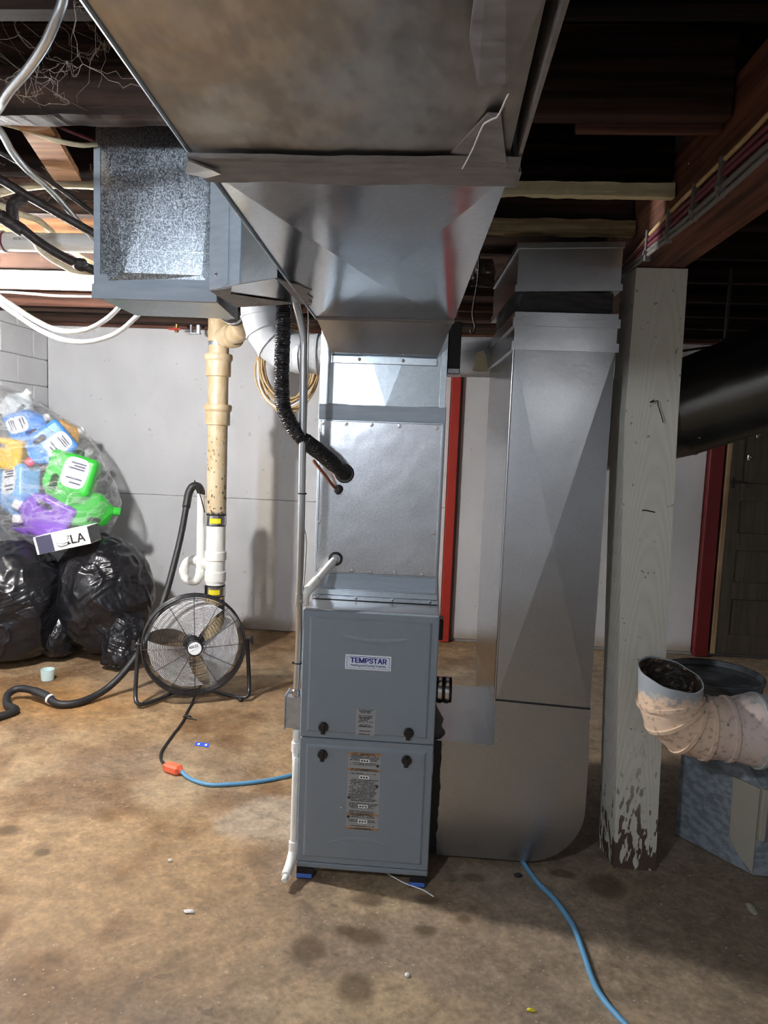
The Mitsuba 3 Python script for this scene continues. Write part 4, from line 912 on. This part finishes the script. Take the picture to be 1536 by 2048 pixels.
cable('hanging_wire', 'black wire ending in a hook right of the trunk duct', 'wire', [(.157, 3.17, 2.32), (.158, 3.17, 2.202), (.143, 3.17, 2.073), (.146, 3.17, 2.031), (.156, 3.17, 2.0), (.150, 3.17, 1.972), (.140, 3.17, 1.972), (.137, 3.17, 1.985)], .0045, 'mat_iron_black', 8)
# cables on the beam
bw = [('pale cream cable stapled along the girder, uppermost of the bundle', 'mat_romex', .0062, .0, .045), ('upper maroon cable stapled along the girder', 'mat_cable_maroon', .0062, 0, .022), ('middle maroon cable stapled along the girder', 'mat_cable_maroon', .0062, 0, .004), ('upper grey cable stapled along the girder', 'mat_cable_grey', .0065, 0, -.016), ('lowest grey cable stapled along the girder', 'mat_cable_grey', .0065, 0, -.034)]
for i, (tag, m, r, dx, dz) in enumerate(bw):
    P2 = []
    for y in np.linspace(2.95, .6, 12):
        P2.append((.645 - r - .0005 - R.uniform(0, .002), y, 2.118 + dz * (1 if y < 2.2 else max(.25, 1 - (y - 2.2) * 1.6)) + R.uniform(-.004, .004) + (2.3 - y) * .0))
    cable('beam_cable', tag, 'cable', P2, r, m, 10, group='cables stapled along the girder')
for i, y in enumerate((1.75, 1.92, 2.12, 2.32)):
    solo('cable_clip', ['pale cable clip nearest the camera on the girder bundle', 'second cable clip from the camera on the girder bundle', 'third cable clip from the camera on the girder bundle', 'farthest cable clip on the girder bundle, by the post'][i], 'clip', join(box(.626, .645, y, y + .012, 2.075, 2.17, .002), cyl((.632, y + .006, 2.10), (-1, 0, 0), .007, .01, 10)), 'mat_cable_grey', group='cable clips on the girder')

# ------------------------------------------------------------------ floor fan
FA = thing('floor_fan', 'round black drum floor fan with a wire grille on a tube stand', 'fan')
fc = np.array([-1.275, 3.77, .327])
yaw = 21.0
def fan(m, z=True):
    m = rot(m, (1, 0, 0), -3.0)
    return move(rot(m, (0, 0, 1), yaw), *fc)
FR = .275
def hoop(r, y, t=.0016, n=72, k=6):
    a = np.linspace(0, 2 * math.pi, n + 1)
    return sweep(np.stack([r * np.cos(a), a * 0 + y, r * np.sin(a)], 1), t, k, cap=False)
def dome(r):
    return -.095 + .045 * (r / FR) ** 2.2
rings = [hoop(r, dome(r), .0015) for r in np.linspace(.055, FR - .012, 27)]
put(FA + '__front_grille', fan(join(*rings)), 'mat_chrome_black', smooth=True)
sp = []
for k in range(12):
    a = k * math.pi / 6 + .02
    sp.append(sweep([(r * math.cos(a), dome(r) - .002, r * math.sin(a)) for r in np.linspace(.045, FR, 12)], .0022, 6))
put(FA + '__spokes', fan(join(*sp)), 'mat_chrome_black', smooth=True)
put(FA + '__rim', fan(join(hoop(FR, -.045, .0055), hoop(FR, .045, .0055), *[hoop(FR + .002, y, .0018) for y in (-.03, -.015, 0, .015, .03)])), 'mat_chrome_black', smooth=True)
put(FA + '__rear_grille', fan(join(*[hoop(r, .075 - .03 * (r / FR) ** 2, .0013) for r in np.linspace(.07, FR - .01, 12)], *[sweep([(r * math.cos(k * math.pi / 4), .077 - .03 * (r / FR) ** 2, r * math.sin(k * math.pi / 4)) for r in np.linspace(.05, FR, 6)], .002, 6) for k in range(8)])), 'mat_chrome_black', smooth=True)
def blade(k):
    V, Fq = [], []
    nr, na = 8, 9
    for i in range(nr):
        r = .05 + (.245 - .05) * i / (nr - 1)
        half = math.radians(30 + 26 * (i / (nr - 1)))
        for j in range(na):
            s = j / (na - 1) - .5
            a = k * 2 * math.pi / 3 + math.radians(95) + s * 2 * half + .25 * i / nr
            V.append((r * math.cos(a), .0 + .055 * s + .008 * math.sin(math.pi * (s + .5)), r * math.sin(a)))
    for i in range(nr - 1):
        for j in range(na - 1):
            q0 = i * na + j
            Fq.append((q0, q0 + 1, q0 + na + 1, q0 + na))
    return mesh(V, Fq)
for k in range(3):
    put(FA + '__blade', fan(blade(k)), 'mat_blade', smooth=True)
put(FA + '__motor', fan(join(cyl((0, .065, 0), (0, -1, 0), .06, .05, 28, .008), cyl((0, .02, 0), (0, -1, 0), .035, .05, 24, .004))), 'mat_chrome_black', smooth=40)
hb = put(FA + '__hub_badge', fan(join(cyl((0, -.092, 0), (0, -1, 0), .043, .012, 36, .003))), 'mat_chrome_black', smooth=40)
put(hb + '__disc', fan(cyl((0, -.1035, 0), (0, -1, 0), .035, .0015, 36, .0004)), 'mat_logo_rim', smooth=40)
put(hb + '__lettering', fan(join(rot(text('MAXX', .0155, -.002, -.105, .004, .0006, True, .048), (0, 1, 0), -14), rot(box(-.028, .028, -.1056, -.105, -.006, -.0045), (0, 1, 0), -24))), 'mat_print')
def foot(s):
    # tube stand seen at both sides: from the pivot down and in under the fan
    x = s * (FR + .018)
    return [(x, .01, .01), (x + s * .006, .005, -.10), (x + s * .012, -.02, -.245), (x + s * .004, -.055, -.292), (x - s * .03, -.05, -.305), (x - s * .12, .03, -.308), (x - s * .20, .11, -.308)]
stand = [foot(s) for s in (-1, 1)]
def fan2(P2):
    c, s2 = math.cos(math.radians(yaw)), math.sin(math.radians(yaw))
    return [(fc[0] + c * x - s2 * y, fc[1] + s2 * x + c * y, max(fc[2] + z, .0125)) for x, y, z in P2]
left, right = fan2(stand[0]), fan2(stand[1])
put(FA + '__stand', join(tube(left + right[::-1], .0115, 14)), 'mat_chrome_black', smooth=True)
for s in (-1, 1):
    put(FA + '__tilt_knob', fan(join(cyl((s * (FR + .004), 0, .012), (s, 0, 0), .007, .045, 12), hull([(s * (FR + .035 + i * .016), y, .012 + z) for i in (0, 1) for y in (-.007, .007) for z in (-.024, .024)]))), 'mat_chrome_black', smooth=40)
put(FA + '__foot_cap', blob((right[4][0] - .005, right[4][1] - .01, .013), (.015, .015, .0128), 2, 0), 'mat_black_rubber', smooth=True)
put(FA + '__cord', tube([(-1.262, 3.86, .06), (-1.272, 3.80, .03), (-1.265, 3.72, .008), (-1.248, 3.58, .0055), (-1.232, 3.50, .0055), (-1.222, 3.40, .0055), (-1.218, 3.304, .0055), (-1.204, 3.133, .0055), (-1.185, 3.06, .0055), (-1.158, 3.01, .008), (-1.128, 2.974, .014)], .0065, 10), 'mat_black_rubber', smooth=True)
put(FA + '__cord_tie', tube([(-1.245, 3.53, .007), (-1.225, 3.515, .016), (-1.205, 3.53, .01), (-1.225, 3.548, .007), (-1.245, 3.525, .009), (-1.17, 3.51, .004)], .003, 6), 'mat_black_rubber', smooth=True)
EC = thing('extension_cord', 'blue extension cord with an orange socket, running behind the furnace and out to the right', 'cord')
pdir = np.array([.072, -.032, 0]); pdir /= np.linalg.norm(pdir)
put(EC + '__socket', rot(join(box(-.040, .040, -.022, .022, .001, .040, .008), box(-.052, -.038, -.016, .016, .006, .034, .005), box(.038, .050, -.012, .012, .008, .032, .005), *[cyl((x, -.0235, .02), (0, -1, 0), .003, .0015, 8) for x in (-.022, .022)]), (0, 0, 1), -24), 'mat_orange', label='orange socket', smooth=30)
scene[EC + '__socket']['to_world'] = T().translate([-1.077, 2.93, 0])
put(EC + '__cord', tube([(-1.036, 2.912, .02), (-1.0, 2.885, .010), (-.967, 2.863, .0085), (-.904, 2.836, .0085), (-.839, 2.837, .0085), (-.68, 2.892, .0085), (-.541, 2.983, .0085), (-.45, 3.085, .0085), (-.28, 3.16, .0085), (.0, 3.13, .0085), (.20, 2.95, .0085), (.32, 2.68, .0075), (.365, 2.52, .0075), (.389, 2.428, .0085), (.421, 2.325, .0085), (.466, 2.237, .0085), (.5, 2.119, .0085), (.508, 2.01, .0085), (.517, 1.856, .0085), (.563, 1.745, .0085), (.62, 1.66, .0085), (.75, 1.55, .0085), (.9, 1.5, .0085)], .0083, 12), 'mat_cord_blue', smooth=True)

# ------------------------------------------------------------------ bags, jugs, box
def bag(center, radii, seed, lean=(0, 0), squash=.35, sub=6, amp=.10):
    m = trimesh.creation.icosphere(subdivisions=sub)
    d = np.array(m.vertices)
    q = d * [1, 1, 1.0]
    warp = meshkit.fbm(q * 1.6 + seed * 3.1, 3, seed)[:, None] * 1.4
    lump = meshkit.fbm(q * 1.9 + seed * 1.7, 3, seed + 5) - .5
    ridge = 1 - 2 * np.abs(meshkit.fbm(q * [2.2, 2.2, 1.7] + warp + seed, 2, seed + 9) - .5)
    ridge2 = 1 - 2 * np.abs(meshkit.fbm(q * [3.0, 3.0, 7] + 2.2 * warp, 2, seed + 13) - .5)
    k = 1 + amp * 2.2 * lump + amp * .38 * (ridge ** 6 - .3) + amp * .08 * (ridge2 ** 8 - .2)
    v = d * k[:, None] * np.asarray(radii)
    h = (v[:, 2] + radii[2]) / (2 * radii[2])
    low = np.clip(1 - h / squash, 0, 1)
    v[:, :2] *= (1 + .10 * low[:, None])
    v[:, 0] += lean[0] * h; v[:, 1] += lean[1] * h
    v += np.asarray(center)
    v[:, 2] = np.where(v[:, 2] < .07, .004 + np.maximum(v[:, 2] - (center[2] - radii[2] * 1.1), 0) * .066 / max(.07 - (center[2] - radii[2] * 1.1), .01), v[:, 2])
    v[:, 2] = np.maximum(v[:, 2], .003)
    v[:, 0] = np.maximum(v[:, 0], XL + .008)
    v[:, 1] = np.minimum(v[:, 1], YW - .03)
    return mesh(v, m.faces)
solo('trash_bag', 'shiny black trash bag at the left edge of the picture', 'trash bag', bag((-2.63, 4.28, .355), (.31, .33, .42), 3), 'mat_bag_black', smooth=True)
TB = thing('trash_bag', 'shiny black trash bag with a tucked corner, right of the two by the fan', 'trash bag')
put(TB + '__bag', bag((-2.10, 4.50, .40), (.31, .32, .40), 8, (-.06, 0)), 'mat_bag_black', smooth=True)
put(TB + '__corner', bag((-1.905, 4.22, .13), (.135, .12, .20), 5, (.02, .08), amp=.2, sub=5), 'mat_bag_black', smooth=True)
solo('trash_bag', 'low black trash bag sunk between the two large black bags', 'trash bag', bag((-2.37, 4.40, .16), (.14, .20, .19), 12, sub=5), 'mat_bag_black', smooth=True)

def jug(name, label, color, pos, rotv, s=1.0, cap='mat_white', lab=True, group='plastic jugs inside the clear bag', captip=True):
    """laundry jug, standing along z, facing -y"""
    w, d, h = .105 * s, .062 * s, .25 * s
    Mf = manifold3d.Manifold
    sph = lambda x, y, z, r: Mf.sphere(r, 24).translate([x, y, z])
    body = Mf.hull_points(np.vstack([sph(sx * (w - .025 * s), sy * (d - .025 * s), z, .025 * s).to_mesh().vert_properties[:, :3] for sx in (-1, 1) for sy in (-1, 1) for z in (.025 * s, h * .62)] + [sph(-.015 * s, 0, h * .93, .026 * s).to_mesh().vert_properties[:, :3], sph(.06 * s, 0, h * .84, .020 * s).to_mesh().vert_properties[:, :3]]))
    hole = Mf.hull_points(np.vstack([sph(.052 * s, yy, zz, .017 * s).to_mesh().vert_properties[:, :3] for yy in (-.2, .2) for zz in (h * .50, h * .68)]))
    body = body - hole
    mm = body.to_mesh()
    bm = mesh(mm.vert_properties[:, :3], mm.tri_verts)
    M = T().translate(list(pos)).rotate([0, 0, 1], rotv[2]).rotate([0, 1, 0], rotv[1]).rotate([1, 0, 0], rotv[0]).translate([0, 0, -h / 2])
    t = thing(name, label, 'jug', group)
    scene[put(t + '__body', bm, color, smooth=40)]['to_world'] = M
    cm = lathe([(.020, 0), (.026, .002), (.026, .034), (.022, .040), (0, .040)], 24, (-.015 * s, 0, h * .985), (0, 0, 1))
    scene[put(t + '__cap', mesh((np.array(cm.vertices) - [-.015 * s, 0, h * .985]) * s + [-.015 * s, 0, h * .985], cm.faces), cap, smooth=40)]['to_world'] = M
    if lab:
        a = np.linspace(0, 2 * math.pi, 25)[:-1]
        pts = [(-.022 * s + .055 * s * math.copysign(abs(math.cos(x)) ** .6, math.cos(x)), -d - .0008, h * .33 + .070 * s * math.copysign(abs(math.sin(x)) ** .6, math.sin(x))) for x in a]
        lk = put(t + '__label', plate(pts, .0012, (0, -1, 0)), 'mat_paper')
        scene[lk]['to_world'] = M
        lines = join(*[box(-.06 * s, -.06 * s + wd * s, -d - .0028, -d - .0018, h * zz, h * zz + .007 * s) for zz, wd in ((.50, .05), (.42, .07), (.24, .07), (.19, .05), (.14, .065))])
        scene[put(lk + '__print', lines, 'mat_navy_card')]['to_world'] = M
    return t
jug('detergent_jug', 'blue jug lying tilted high in the clear bag, its oval label facing out', 'mat_jug_blue', (-2.47, 4.44, 1.375), (10, -128, 20), 1.12, cap='mat_pink')
jug('detergent_jug', 'yellow jug lying flat at the left edge of the clear bag', 'mat_jug_yellow', (-2.76, 4.43, 1.315), (0, -82, 10), .95, lab=False)
jug('detergent_jug', 'big green jug in the middle of the clear bag', 'mat_jug_green', (-2.33, 4.44, 1.15), (8, -165, 12), 1.42)
jug('detergent_jug', 'sky blue jug low at the left of the clear bag', 'mat_jug_sky', (-2.70, 4.46, 1.07), (10, 170, -25), 1.32)
jug('detergent_jug', 'purple jug at the bottom of the clear bag', 'mat_jug_purple', (-2.47, 4.40, .925), (0, -62, 15), 1.3, lab=False)
jug('detergent_jug', 'green jug at the lower right of the clear bag with a dark cap', 'mat_jug_green', (-2.22, 4.50, .965), (0, 100, 25), 1.1, cap='mat_jug_green', lab=False)
jug('detergent_jug', 'blue jug near the top of the clear bag', 'mat_jug_blue', (-2.66, 4.52, 1.50), (12, 70, 25), .95)
jug('detergent_jug', 'orange jug at the upper right of the clear bag', 'mat_jug_orange', (-2.53, 4.68, 1.44), (0, 80, 20), 1.0, lab=False)
jug('detergent_jug', 'colourless jug at the very top of the clear bag', 'mat_jug_clear', (-2.76, 4.58, 1.62), (0, 40, 0), .85, lab=False)
jug('detergent_jug', 'green jug behind, at the right edge of the clear bag', 'mat_jug_green', (-2.43, 4.70, 1.25), (0, 60, -20), 1.0, lab=False)
jug('detergent_jug', 'second purple jug at the lower left of the clear bag', 'mat_jug_purple', (-2.62, 4.52, .88), (0, 25, 10), .9, lab=False)
def clear_bag():
    m = trimesh.creation.icosphere(subdivisions=6)
    d = np.array(m.vertices)
    # outline by height: half widths in x, y and the centre
    zk = [.66, .74, .86, 1.0, 1.16, 1.35, 1.5, 1.62, 1.76]
    xl = [-2.56, -2.78, -2.88, -2.93, -2.945, -2.95, -2.95, -2.95, -2.93]
    xr = [-2.36, -2.20, -2.13, -2.09, -2.15, -2.25, -2.37, -2.58, -2.86]
    z = 1.21 + .55 * d[:, 2]
    a, b = np.interp(z, zk, xl), np.interp(z, zk, xr)
    rr2 = np.sqrt(np.maximum(d[:, 0] ** 2 + d[:, 1] ** 2, 1e-9))
    ux, uy = d[:, 0] / rr2, d[:, 1] / rr2
    fill = np.minimum(1, rr2 * 3.0)
    n = meshkit.fbm(d * 3 + 5, 4, 3) - .5
    x = (a + b) / 2 + (b - a) / 2 * ux * fill * (1 + .06 * n)
    y = 4.60 + (.34 + .06 * n) * uy * fill * np.interp(z, [.66, .9, 1.4, 1.76], [.6, 1, 1, .35])
    return mesh(np.stack([np.maximum(x, XL + .01), y, z + .03 * n], 1), m.faces)
solo('recycling_bag', 'large clear plastic bag full of coloured jugs on top of the black bags', 'plastic bag', clear_bag(), 'mat_film', smooth=True)
SB = thing('shoe_box', 'white and navy shoe box wedged between the clear bag and the black bags', 'box')
sbm = T().translate([-2.245, 4.17, .805]).rotate([0, 0, 1], 8).rotate([0, 1, 0], -14)
def sb(n, m, mt, **kw):
    scene[put(SB + '__' + n, m, mt, **kw)]['to_world'] = sbm
sb('carton', box(-.165, .165, 0, .20, -.055, .055, .002), 'mat_white')
sb('navy_panel', box(-.150, -.055, -.0008, .001, -.054, .054), 'mat_navy_card')
sb('lid_end', box(.166, .168, .005, .195, -.05, .05), 'mat_black_plastic')
sb('lettering', text('FILA', .052, .06, -.0004, -.030, .0008, True, .16), 'mat_print')
sb('wrapper', blob((.005, -.01, .0), (.04, .012, .03), 3, .5, 2.5, 6), 'mat_paper', smooth=True)
CU = thing('plastic_cup', 'small translucent greenish cup on the floor before the trash bags', 'cup')
put(CU + '__shell', lathe([(0, 0), (.033, 0), (.036, .003), (.039, .066), (.037, .066), (.0345, .006), (0, .004)], 28, (-2.222, 3.955, .001)), 'mat_cup_plastic', smooth=40)
put(CU + '__liquid', cyl((-2.222, 3.955, .006), (0, 0, 1), .0335, .022, 24), 'mat_jug_clear', smooth=40)

# ------------------------------------------------------------------ old furnace pieces at the right
BD = thing('round_duct', 'big glossy black round duct slanting up behind the white post', 'duct')
bp = [(.74, 3.34, 1.585), (.92, 3.19, 1.630), (1.04, 3.11, 1.672), (1.33, 3.02, 1.800), (1.75, 2.89, 1.985)]
for i, (m, t) in enumerate(gores(bp, [.199, .199, .200, .208, .214], 56)):
    put(BD + ('__elbow_gore' if i < 2 else '__straight'), m, 'mat_black_duct', smooth=40)
    if i < 2:
        put(BD + '__seam_ring', ring(np.array(bp[i + 1]) - .005 * t, t, .203, .010, .008, 56), 'mat_black_duct', smooth=40)
put(BD + '__screw', lathe([(.006, 0), (.004, .003), (0, .004)], 10, (1.06, 2.94, 1.55), (.2, -.8, -.6)), 'mat_steel')
HR = thing('pipe_hanger', 'thin black hanger rod above the big round black duct, beside the white post', 'hanger')
put(HR + '__rod', tube([(.93, 3.12, 1.895), (1.02, 3.11, 1.912), (1.18, 3.10, 1.938)], .005, 8), 'mat_iron_black', smooth=True)
put(HR + '__bracket', join(box(1.172, 1.205, 3.085, 3.115, 1.915, 1.965, .003), box(1.184, 1.192, 3.09, 3.11, 1.96, 2.252)), 'mat_iron_black')
OP = thing('old_elbow', 'peeling pinkish tan stove pipe elbow with an open sooty mouth', 'pipe')
oc = [(.801, 2.30, .705), (.803, 2.30, .690), (.820, 2.30, .645), (.860, 2.30, .612), (.915, 2.30, .602), (.985, 2.30, .602), (1.05, 2.30, .604)]
r0 = .0995
def mouth(m):
    v = np.array(m.vertices)
    f = np.clip((v[:, 2] - .675) / .098, 0, 1)
    v[:, 2] += f * (-.20 * (v[:, 0] - .801) + .22 * (v[:, 1] - 2.30) + .0015 * np.sin(7 * np.arctan2(v[:, 1] - 2.3, v[:, 0] - .8)))
    return mesh(v, m.faces)
put(OP + '__mouth_section', mouth(lathe([(r0 - .002, 0), (r0, .07), (r0 + .002, .098), (r0 - .0015, .098), (r0 - .004, .05), (r0 - .006, -.01)], 48, (.803, 2.30, .675), (-.05, -.02, 1))), 'mat_old_pipe', smooth=40)
put(OP + '__inside', mouth(lathe([(r0 - .004, .096), (r0 - .006, .02), (r0 - .05, -.015), (0, -.03)], 48, (.803, 2.30, .675), (-.05, -.02, 1))), 'mat_soot', smooth=40)
for i, (m, t) in enumerate(gores(oc[:6], r0, 48)):
    put(OP + ('__gore' if i < 4 else '__straight'), m, 'mat_old_pipe', smooth=40)
    put(OP + '__seam_ring', ring(np.array(oc[i + 1]) - .0045 * t, t, r0 + .0065, .012, .010, 48), 'mat_old_pipe', smooth=40)
put(OP + '__reducer', lathe([(r0, 0), (r0 + .001, .02), (r0 + .018, .085), (r0 + .018, .10)], 48, oc[5], (1, 0, .03)), 'mat_old_pipe', smooth=40)
put(OP + '__wide_pipe', lathe([(r0 + .020, 0), (r0 + .016, .004), (r0 + .016, .85)], 48, (1.078, 2.30, .603), (1, 0, 0)), 'mat_old_pipe', smooth=40)
put(OP + '__seam_ring', ring((1.074, 2.30, .603), (1, 0, 0), r0 + .022, .010, .006, 48), 'mat_old_pipe', smooth=40)
put(OP + '__rivet', lathe([(.005, 0), (.004, .002), (0, .003)], 10, (.955, 2.212, .645), (0, -.9, .45)), 'mat_steel')
OB = thing('old_duct_boot', 'blue grey sheet metal furnace boot standing on the floor behind the old elbow', 'duct boot')
bq = [(1.01, 2.72), (1.20, 2.475), (1.9, 2.475), (1.9, 3.2), (1.2, 3.2)]
put(OB + '__body', hull([(x, y, z) for x, y in bq for z in (0.004, .335)]), 'mat_boot_metal')
put(OB + '__shoulder', hull([(x, y, .335) for x, y in bq] + [(1.15, 2.62, .43), (1.9, 2.62, .43), (1.9, 3.1, .43), (1.2, 3.1, .43), (1.08, 2.76, .41)]), 'mat_boot_metal')
dx, dy = 1.20 - 1.01, 2.475 - 2.72
def on_b(t, z, o):
    L = math.hypot(dx, dy); return (1.01 + dx * t + dy / L * o, 2.72 + dy * t - dx / L * o, z)
put(OB + '__corner_strip', hull([on_b(t, z, o) for t, z in ((.68, .33), (1.0, .325), (1.0, .012), (.82, .055), (.70, .10)) for o in (.002, .006)]), 'mat_tape_tan', label='pale tan strip at the corner')
put(OB + '__side_flange', box(1.200, 1.222, 2.455, 2.478, .14, .33, .003), 'mat_tape_tan')
DM = thing('metal_drum', 'low dark grey galvanized drum with a dusty round lid behind the old elbow', 'drum')
put(DM + '__wall', lathe([(0, 0), (.170, 0), (.178, .01), (.178, .16), (.183, .165), (.183, .178), (.174, .178), (.172, .165), (0, .165)], 48, (1.163, 2.86, .432)), 'mat_drum_metal', smooth=40)
put(DM + '__rim', lathe([(.180, .170), (.186, .174), (.186, .184), (.180, .188), (.174, .184), (.174, .174)], 48, (1.163, 2.86, .432), closed=True), 'mat_drum_metal', smooth=True)

# ------------------------------------------------------------------ odds and ends on the floor
ZT = solo('zip_tie', 'white plastic zip tie sticking out from under the furnace', 'zip tie', sweep(spline([(-.11, 2.33, .004), (-.07, 2.295, .006), (-.029, 2.259, .010), (.03, 2.235, .008), (.068, 2.211, .003)]), .0024, 6), 'mat_white', smooth=True)
PT = thing('painters_tape', 'short strip of blue tape with white marks on the floor', 'tape')
put(PT + '__strip', plate([(-1.086, 3.251, .0006), (-1.052, 3.249, .0006), (-1.017, 3.245, .0006), (-1.006, 3.201, .0006), (-1.045, 3.208, .0006), (-1.078, 3.213, .0006)], .0012), 'mat_tape_blue')
for x, y in ((-1.063, 3.231), (-1.026, 3.226)):
    put(PT + '__mark', plate([(x - .006, y - .010, .0019), (x + .006, y - .011, .0019), (x + .004, y + .009, .0019), (x - .005, y + .010, .0019)], .0004), 'mat_white')
for i, (x, y, sx, sy, tag) in enumerate(((-.695, 2.04, .018, .007, 'largest white paper scrap on the floor left of the furnace'), (-.851, 2.292, .007, .006, 'small white chip on the floor left of the paper scrap'), (1.112, 2.279, .012, .03, 'pale dry scrap on the floor by the old duct boot'), (-.006, 1.855, .007, .007, 'small pale pebble among the dark stains before the furnace'), (.361, 2.366, .014, .010, 'black shred on the floor under the return duct'), (.325, 1.768, .012, .003, 'tiny yellow shred on the floor near the bottom edge'))):
    m = blob((x, y, .004), (sx, sy, .005), 3, .5, 2.2, i)
    v = np.array(m.vertices); v[:, 2] = np.maximum(v[:, 2], .0005)
    solo('floor_scrap', tag, 'scrap', mesh(v, m.faces), ['mat_debris', 'mat_debris', 'mat_tape_tan', 'mat_debris', 'mat_black_rubber', 'mat_yellow_label'][i], smooth=True)
cr = []
for k in range(90):
    x, y = R.uniform(-1.9, 1.2), R.uniform(1.5, 3.9)
    cr.append(blob((x, y, .0015), (R.uniform(.001, .003), R.uniform(.001, .003), .0015), 1, .3, 3, k))
solo('floor_grit', 'scattered pale grit on the concrete floor', 'grit', join(*cr), 'mat_debris', kind='stuff')

# ------------------------------------------------------------------ cobwebs
wb = []
def strand(a, b, sag, r):
    a, b = np.array(a), np.array(b)
    t = np.linspace(0, 1, 9)[:, None]
    P2 = a + (b - a) * t
    P2[:, 2] -= sag * 4 * (t * (1 - t))[:, 0]
    P2 += R.normal(0, .006, P2.shape) * np.sin(np.pi * t)
    wb.append(sweep(P2, r, 4, cap=False))
nodes = [np.array([R.uniform(-1.15, -.50), R.uniform(1.30, 1.70), R.uniform(2.17, 2.40)]) for _ in range(46)]
for i, a in enumerate(nodes):
    near = sorted(range(len(nodes)), key=lambda j: np.linalg.norm(nodes[j] - a))[1:4]
    for j in near:
        strand(a, nodes[j], R.uniform(0, .02), R.uniform(.0002, .00055))
for _ in range(26):
    x = R.uniform(-1.2, -.45)
    strand((x, R.uniform(1.25, 1.5), R.uniform(2.3, 2.44)), (x + R.uniform(-.25, .25), 1.73, R.uniform(2.24, 2.4)), R.uniform(0, .04), R.uniform(.0002, .0005))
for _ in range(30):
    a = np.array([R.uniform(-1.45, -1.0), R.uniform(2.0, 2.3), R.uniform(2.08, 2.25)])
    strand(a, a + R.normal(0, .07, 3), .01, R.uniform(.0002, .0005))
solo('cobwebs', 'dusty cobwebs strung between the dark joists at upper left', 'cobweb', join(*wb), 'mat_web', smooth=True, kind='stuff')
